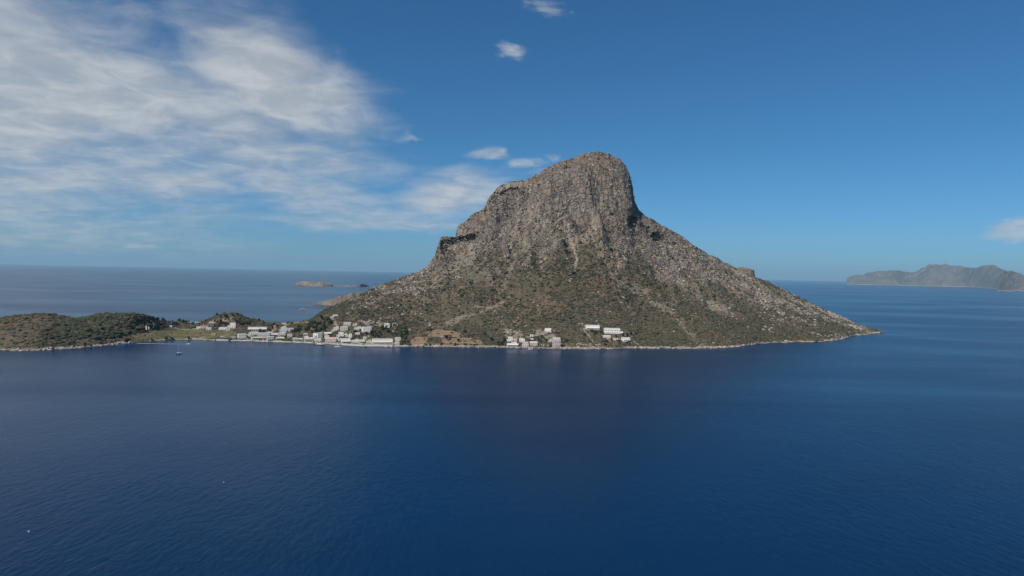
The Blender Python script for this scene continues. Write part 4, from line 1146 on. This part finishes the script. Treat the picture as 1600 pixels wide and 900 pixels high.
grove([(505, 516), (522, 519), (522, 523), (504, 530)], 5, (1.8, 2.6), ['dark', 'olive'], 'tree between the green house and the slanted white roof', 'trees by the green house')
grove([(550, 516), (566, 517), (600, 520), (598, 528), (572, 527), (552, 528)], 17, (2.0, 3.0), ['brown', 'olive', 'dark'], 'tree of the loose grove below the square white house', 'trees round the square white house')
grove([(590, 508), (602, 512), (640, 514), (644, 524), (640, 538), (627, 540), (626, 528), (596, 522)], 32, (2.0, 3.4), ['dark', 'dark', 'olive'], 'tree of the grove at the right end of the village', 'trees of the right grove')
grove([(645, 537.5), (700, 538.5), (700, 541), (645, 540.5)], 11, (1.3, 2.0), ['olive', 'brown', 'dark'], 'tamarisk in the shore row left of the bay', 'shore tamarisks, left stretch')
grove([(705, 538.8), (786, 540), (786, 542), (705, 541)], 13, (1.3, 2.0), ['olive', 'dark'], 'tamarisk of the shore row near the bay taverna', 'shore tamarisks, right stretch')
grove([(776, 532), (790, 532), (790, 541), (778, 541)], 6, (2.0, 2.8), ['dark'], 'dark tree left of the beach taverna with black opening', 'trees left of the bay taverna')
grove([(838, 526), (858, 522), (857, 534), (842, 536)], 9, (1.6, 2.5), ['olive', 'dark', 'brown'], 'tree above the white parasols on the bay', 'trees above the parasols')
grove([(876, 529), (892, 532), (890, 542), (878, 542)], 9, (1.5, 2.4), ['yellow', 'olive', 'yellow'], 'yellowish tree right of the pink hotel', 'trees right of the hotel')
grove([(921, 517), (946, 517), (944, 525), (926, 527)], 11, (1.8, 2.7), ['dark', 'olive', 'dark'], 'tree between the two upper villas', 'trees between the upper villas')
grove([(931, 530), (958, 532), (956, 541), (940, 540)], 10, (1.6, 2.5), ['dark', 'dark', 'olive'], 'tree in the garden below the pink house with three windows', 'trees below the pink villa house')
grove([(962, 523), (995, 523), (992, 527), (962, 527)], 9, (1.6, 2.5), ['dark'], 'dark tree between the broad villa and the lowest villa', 'trees between the villas')
grove([(964, 535), (990, 535), (988, 541), (964, 541)], 9, (1.6, 2.4), ['dark', 'olive'], 'tree below the lowest villa near the shore', 'trees below the lowest villa')
grove([(384, 523), (402, 524), (440, 525), (470, 524), (474, 528), (440, 529), (388, 529)], 8, (1.3, 2.0), ['dark', 'olive'], 'small tree between the waterfront houses left of the green house', 'small trees, left waterfront')
grove([(522, 526), (545, 526), (566, 528), (580, 530), (566, 533), (530, 530)], 8, (1.3, 2.0), ['dark', 'olive'], 'small tree between the waterfront houses right of the pink restaurant', 'small trees, right waterfront')
tree(237.5, 533, 2.6, 'brown', 'dark reddish brown tree at the end of the left beach')
tree(260, 531, 3.0, 'olive', 'olive shore tree, left of the pair by the field')
tree(268.5, 531, 3.0, 'olive', 'olive shore tree, right of the pair by the field')
tree(294.5, 530, 2.4, 'olive', 'single round tree on the beach of the green field')
tree(404.5, 501.5, 2.5, 'dark', 'single dark tree on the skyline right of the knoll')
tree(294.8, 503, 1.9, 'cypress', 'pointed cypress on the isthmus skyline')
tree(322, 503, 1.9, 'cypress', 'pointed cypress left of the knoll top')
for (u, v, s, lab) in ((697, 531, 3.8, 'largest dark shrub in the orange fields'), (727, 522.5, 3.2, 'dark shrub at the upper edge of the orange fields'), (738, 528.5, 3.0, 'brownish shrub in the middle right of the orange fields'),
                       (716, 534.5, 2.6, 'dark shrub low between two orange fields'), (757, 524.5, 2.4, 'green shrub right of the upper orange field'), (768, 533, 3.4, 'broad shrub right of the orange fields'), (674.5, 532, 1.8, 'small dark shrub at the left of the orange fields'),
                       (694, 516.5, 1.9, 'small shrub on the topmost orange terrace'), (456, 506.8, 2.8, 'wide purple-brown shrub on the saddle'), (474.5, 503.4, 2.0, 'dark brown shrub on the tan saddle ridge')):
    tree(u, v, s, 'brown' if 'brown' in lab else 'dark', lab, None, 'shrub')

# ------------------------------------------------------------------ boats
M_HULL_W = plain('white_boat_paint', (.74, .74, .73), (.66, .66, .65), 1, .35, .5)
M_HULL_D = plain('dark_boat_paint', (.05, .06, .09), (.07, .075, .10), 1, .4, .5)
M_DECK = plain('boat_deck_wood', (.30, .22, .14), (.24, .17, .11), 2)
M_FOAM = plain('sea_foam', (.62, .66, .68), (.46, .52, .56), .9, .6)
M_BUOY = plain('white_plastic', (.72, .72, .70), (.62, .62, .60), 3, .4, .5)
def hull(name, L, B, H, mat, parent, draft=.35):
    """lofted hull: pointed bow at +x, transom stern"""
    bm = bmesh.new(); rows = []
    for i in range(9):
        s = i / 8; x = -L / 2 + L * s
        b = B / 2 * (0.82 + .18 * math.sin(min(s / .45, 1) * math.pi / 2)) * (1 - max(0, (s - .45) / .55) ** 2.2)
        sh = H * (1 + .35 * max(0, (s - .3) / .7) ** 2)
        b = max(b, .03)
        rows.append([bm.verts.new(c) for c in ((x, -b, sh), (x, -b * .8, 0), (x, 0, -draft), (x, b * .8, 0), (x, b, sh))])
    for a, b in zip(rows[:-1], rows[1:]):
        for i in range(4): bm.faces.new((a[i], a[i + 1], b[i + 1], b[i]))
        bm.faces.new((a[0], b[0], b[4], a[4]))
    bm.faces.new(rows[0])
    bmesh.ops.recalc_face_normals(bm, faces=bm.faces[:])
    return bm_obj(name, bm, mat, parent)
def mast(name, x, h, r, parent, z=0.5):
    bm = bmesh.new(); bmesh.ops.create_cone(bm, cap_ends=True, segments=8, radius1=r, radius2=r * .6, depth=h, matrix=Matrix.Translation((x, 0, z + h / 2)))
    return bm_obj(name, bm, M_FRAME_W, parent)
def boat(name, px_, py_, L, B, H, rot, style, label, cat='boat'):
    p = at_z(px_, py_)
    e = link(bpy.data.objects.new(name, None)); e.location = p; e.rotation_euler = (0, 0, R(rot)); tag(e, label, cat)
    hull('hull', L, B, H, M_HULL_D if style == 'caique' else M_HULL_W, e)
    if style == 'yacht':
        box_obj('cabin', (-L * .12, L * .2, -B * .28, B * .28, H, H + .55), M_HULL_W, e)
        mast('mast', L * .05, L * 1.15, .09, e, H)
        box_obj('boom', (-L * .42, L * .05, -.07, .07, H + 1.3, H + 1.5), M_AWN, e)
    elif style == 'motor':
        box_obj('cabin', (-L * .12, L * .15, -B * .3, B * .3, H, H + .8), M_HULL_W, e)
        box_obj('windscreen', (L * .155, L * .19, -B * .28, B * .28, H + .25, H + .95), M_PANE, e)
        box_obj('outboard_motor', (-L * .54, -L * .505, -.22, .22, -.2, H + .45), M_HULL_D, e)
    elif style == 'canopy':
        for sx in (-.25, .2):
            for sy in (-1, 1): box_obj('post', (L * sx - .05, L * sx + .05, sy * B * .35 - .05, sy * B * .35 + .05, H * .9, H + 1.9), M_FRAME_W, e)
        box_obj('sun_canopy', (-L * .32, L * .27, -B * .42, B * .42, H + 1.9, H + 2.0), M_PINKTILE, e)
        box_obj('console', (-.4, .4, -.4, .4, H, H + 1.0), M_HULL_W, e)
    elif style == 'caique':
        box_obj('rail', (-L * .49, L * .30, -B * .50, B * .50, H + .02, H + .32), M_HULL_W, e)
        dh = box_obj('deck_house', (-L * .28, L * .12, -B * .32, B * .32, H + .32, H + 2.3), M_HULL_W, e)
        for k in range(4): box_obj('cabin_window', (-L * .24 + k * L * .09, -L * .19 + k * L * .09, -B * .32 - .02, -B * .32 + .04, H + 1.2, H + 1.9), M_PANE, dh)
        box_obj('cabin_roof', (-L * .34, L * .15, -B * .38, B * .38, H + 2.3, H + 2.45), M_DECK, e)
        mast('mast', L * .24, 5.5, .10, e, H)
    return e, p
boat('sailing_yacht', 279, 553, 10.5, 3.5, 1.3, -110, 'yacht', 'white sailing yacht moored alone off the left beach', 'yacht')
sb_, sp = boat('motorboat', 295, 537.8, 7.5, 2.5, .9, 4, 'motor', 'white motorboat running along the left beach with a wake')
boat('excursion_boat', 498, 539.0, 19, 4.6, 1.3, 176, 'caique', 'dark-hulled excursion boat at the quay before the yellow house')
boat('motorboat', 528, 542, 11, 3.2, .9, 182, 'motor', 'white motorboat off the quay right of the excursion boat')
boat('fishing_boat', 568, 541.8, 11, 3.3, .9, 3, 'caique', 'small dark fishing boat at the quay before the pink taverna')
boat('motorboat', 603.5, 542, 8, 2.7, .9, 80, 'motor', 'white motorboat at the quay, left of two below the longest building')
boat('motorboat', 611, 542, 9, 2.8, 1.0, 100, 'motor', 'white motorboat at the quay, right of two below the longest building')
boat('fishing_boat', 828.5, 545.8, 8, 2.8, .8, 172, 'canopy', 'white boat with a pink canopy off the bay beach')
def wake():
    bm = bmesh.new(); prev = None; rnd = random.Random(3)
    for i in range(40):
        x = sp.x - 4 - i * 2.1; half = .5 + i * .025 + rnd.uniform(-.15, .15)
        yc = sp.y - .4 * math.sin(i * .2) - i * .06
        row = [bm.verts.new((x, yc - half, .03)), bm.verts.new((x, yc, .10)), bm.verts.new((x, yc + half, .03))]
        if prev:
            for k in range(2): bm.faces.new((prev[k], prev[k + 1], row[k + 1], row[k]))
        prev = row
    bmesh.ops.recalc_face_normals(bm, faces=bm.faces[:])
    tag(bm_obj('boat_wake', bm, M_FOAM), 'white foam wake trailing behind the running motorboat', kind='stuff')
wake()
def float_(px_, py_, r, label):
    p = at_z(px_, py_); e = link(bpy.data.objects.new('mooring_buoy', None)); e.location = p; tag(e, label, 'buoy')
    bm = bmesh.new(); bmesh.ops.create_uvsphere(bm, u_segments=12, v_segments=8, radius=r, matrix=Matrix.Translation((0, 0, r * .45)) @ Matrix.Diagonal((1, 1, .8, 1))); bm_obj('float', bm, M_BUOY, e)
    bm = bmesh.new(); bmesh.ops.create_cone(bm, cap_ends=True, segments=8, radius1=r * .22, radius2=r * .14, depth=r * .8, matrix=Matrix.Translation((0, 0, r * 1.5))); bm_obj('handle', bm, M_HULL_D, e)
float_(45, 831, .42, 'small white buoy floating in the left foreground')
float_(349.5, 754, .30, 'tiny white buoy floating in the middle distance of the left water')
scrub()
boulders()

# ------------------------------------------------------------------ sea haze
def build_haze():
    m = bpy.data.materials.new('sea_haze'); m.use_nodes = True
    nt = m.node_tree; nt.nodes.clear()
    o_ = nt.nodes.new('ShaderNodeOutputMaterial'); v = nt.nodes.new('ShaderNodeVolumePrincipled')
    v.inputs['Color'].default_value = (.45, .76, 1.0, 1)
    v.inputs['Density'].default_value = HAZE
    v.inputs['Anisotropy'].default_value = 0.0
    nt.links.new(v.outputs[0], o_.inputs['Volume'])
    bm = bmesh.new(); bmesh.ops.create_cube(bm, size=1.0)
    for q in bm.verts:
        q.co = Vector((q.co.x * 192000, q.co.y * 192000, -12 if q.co.z < 0 else 900))
    me = bpy.data.meshes.new('haze'); bm.to_mesh(me); bm.free(); me.materials.append(m)
    tag(link(bpy.data.objects.new('haze', me)), 'thin blue sea haze over the whole view', kind='stuff')
HAZE = 2.2e-5
build_haze()
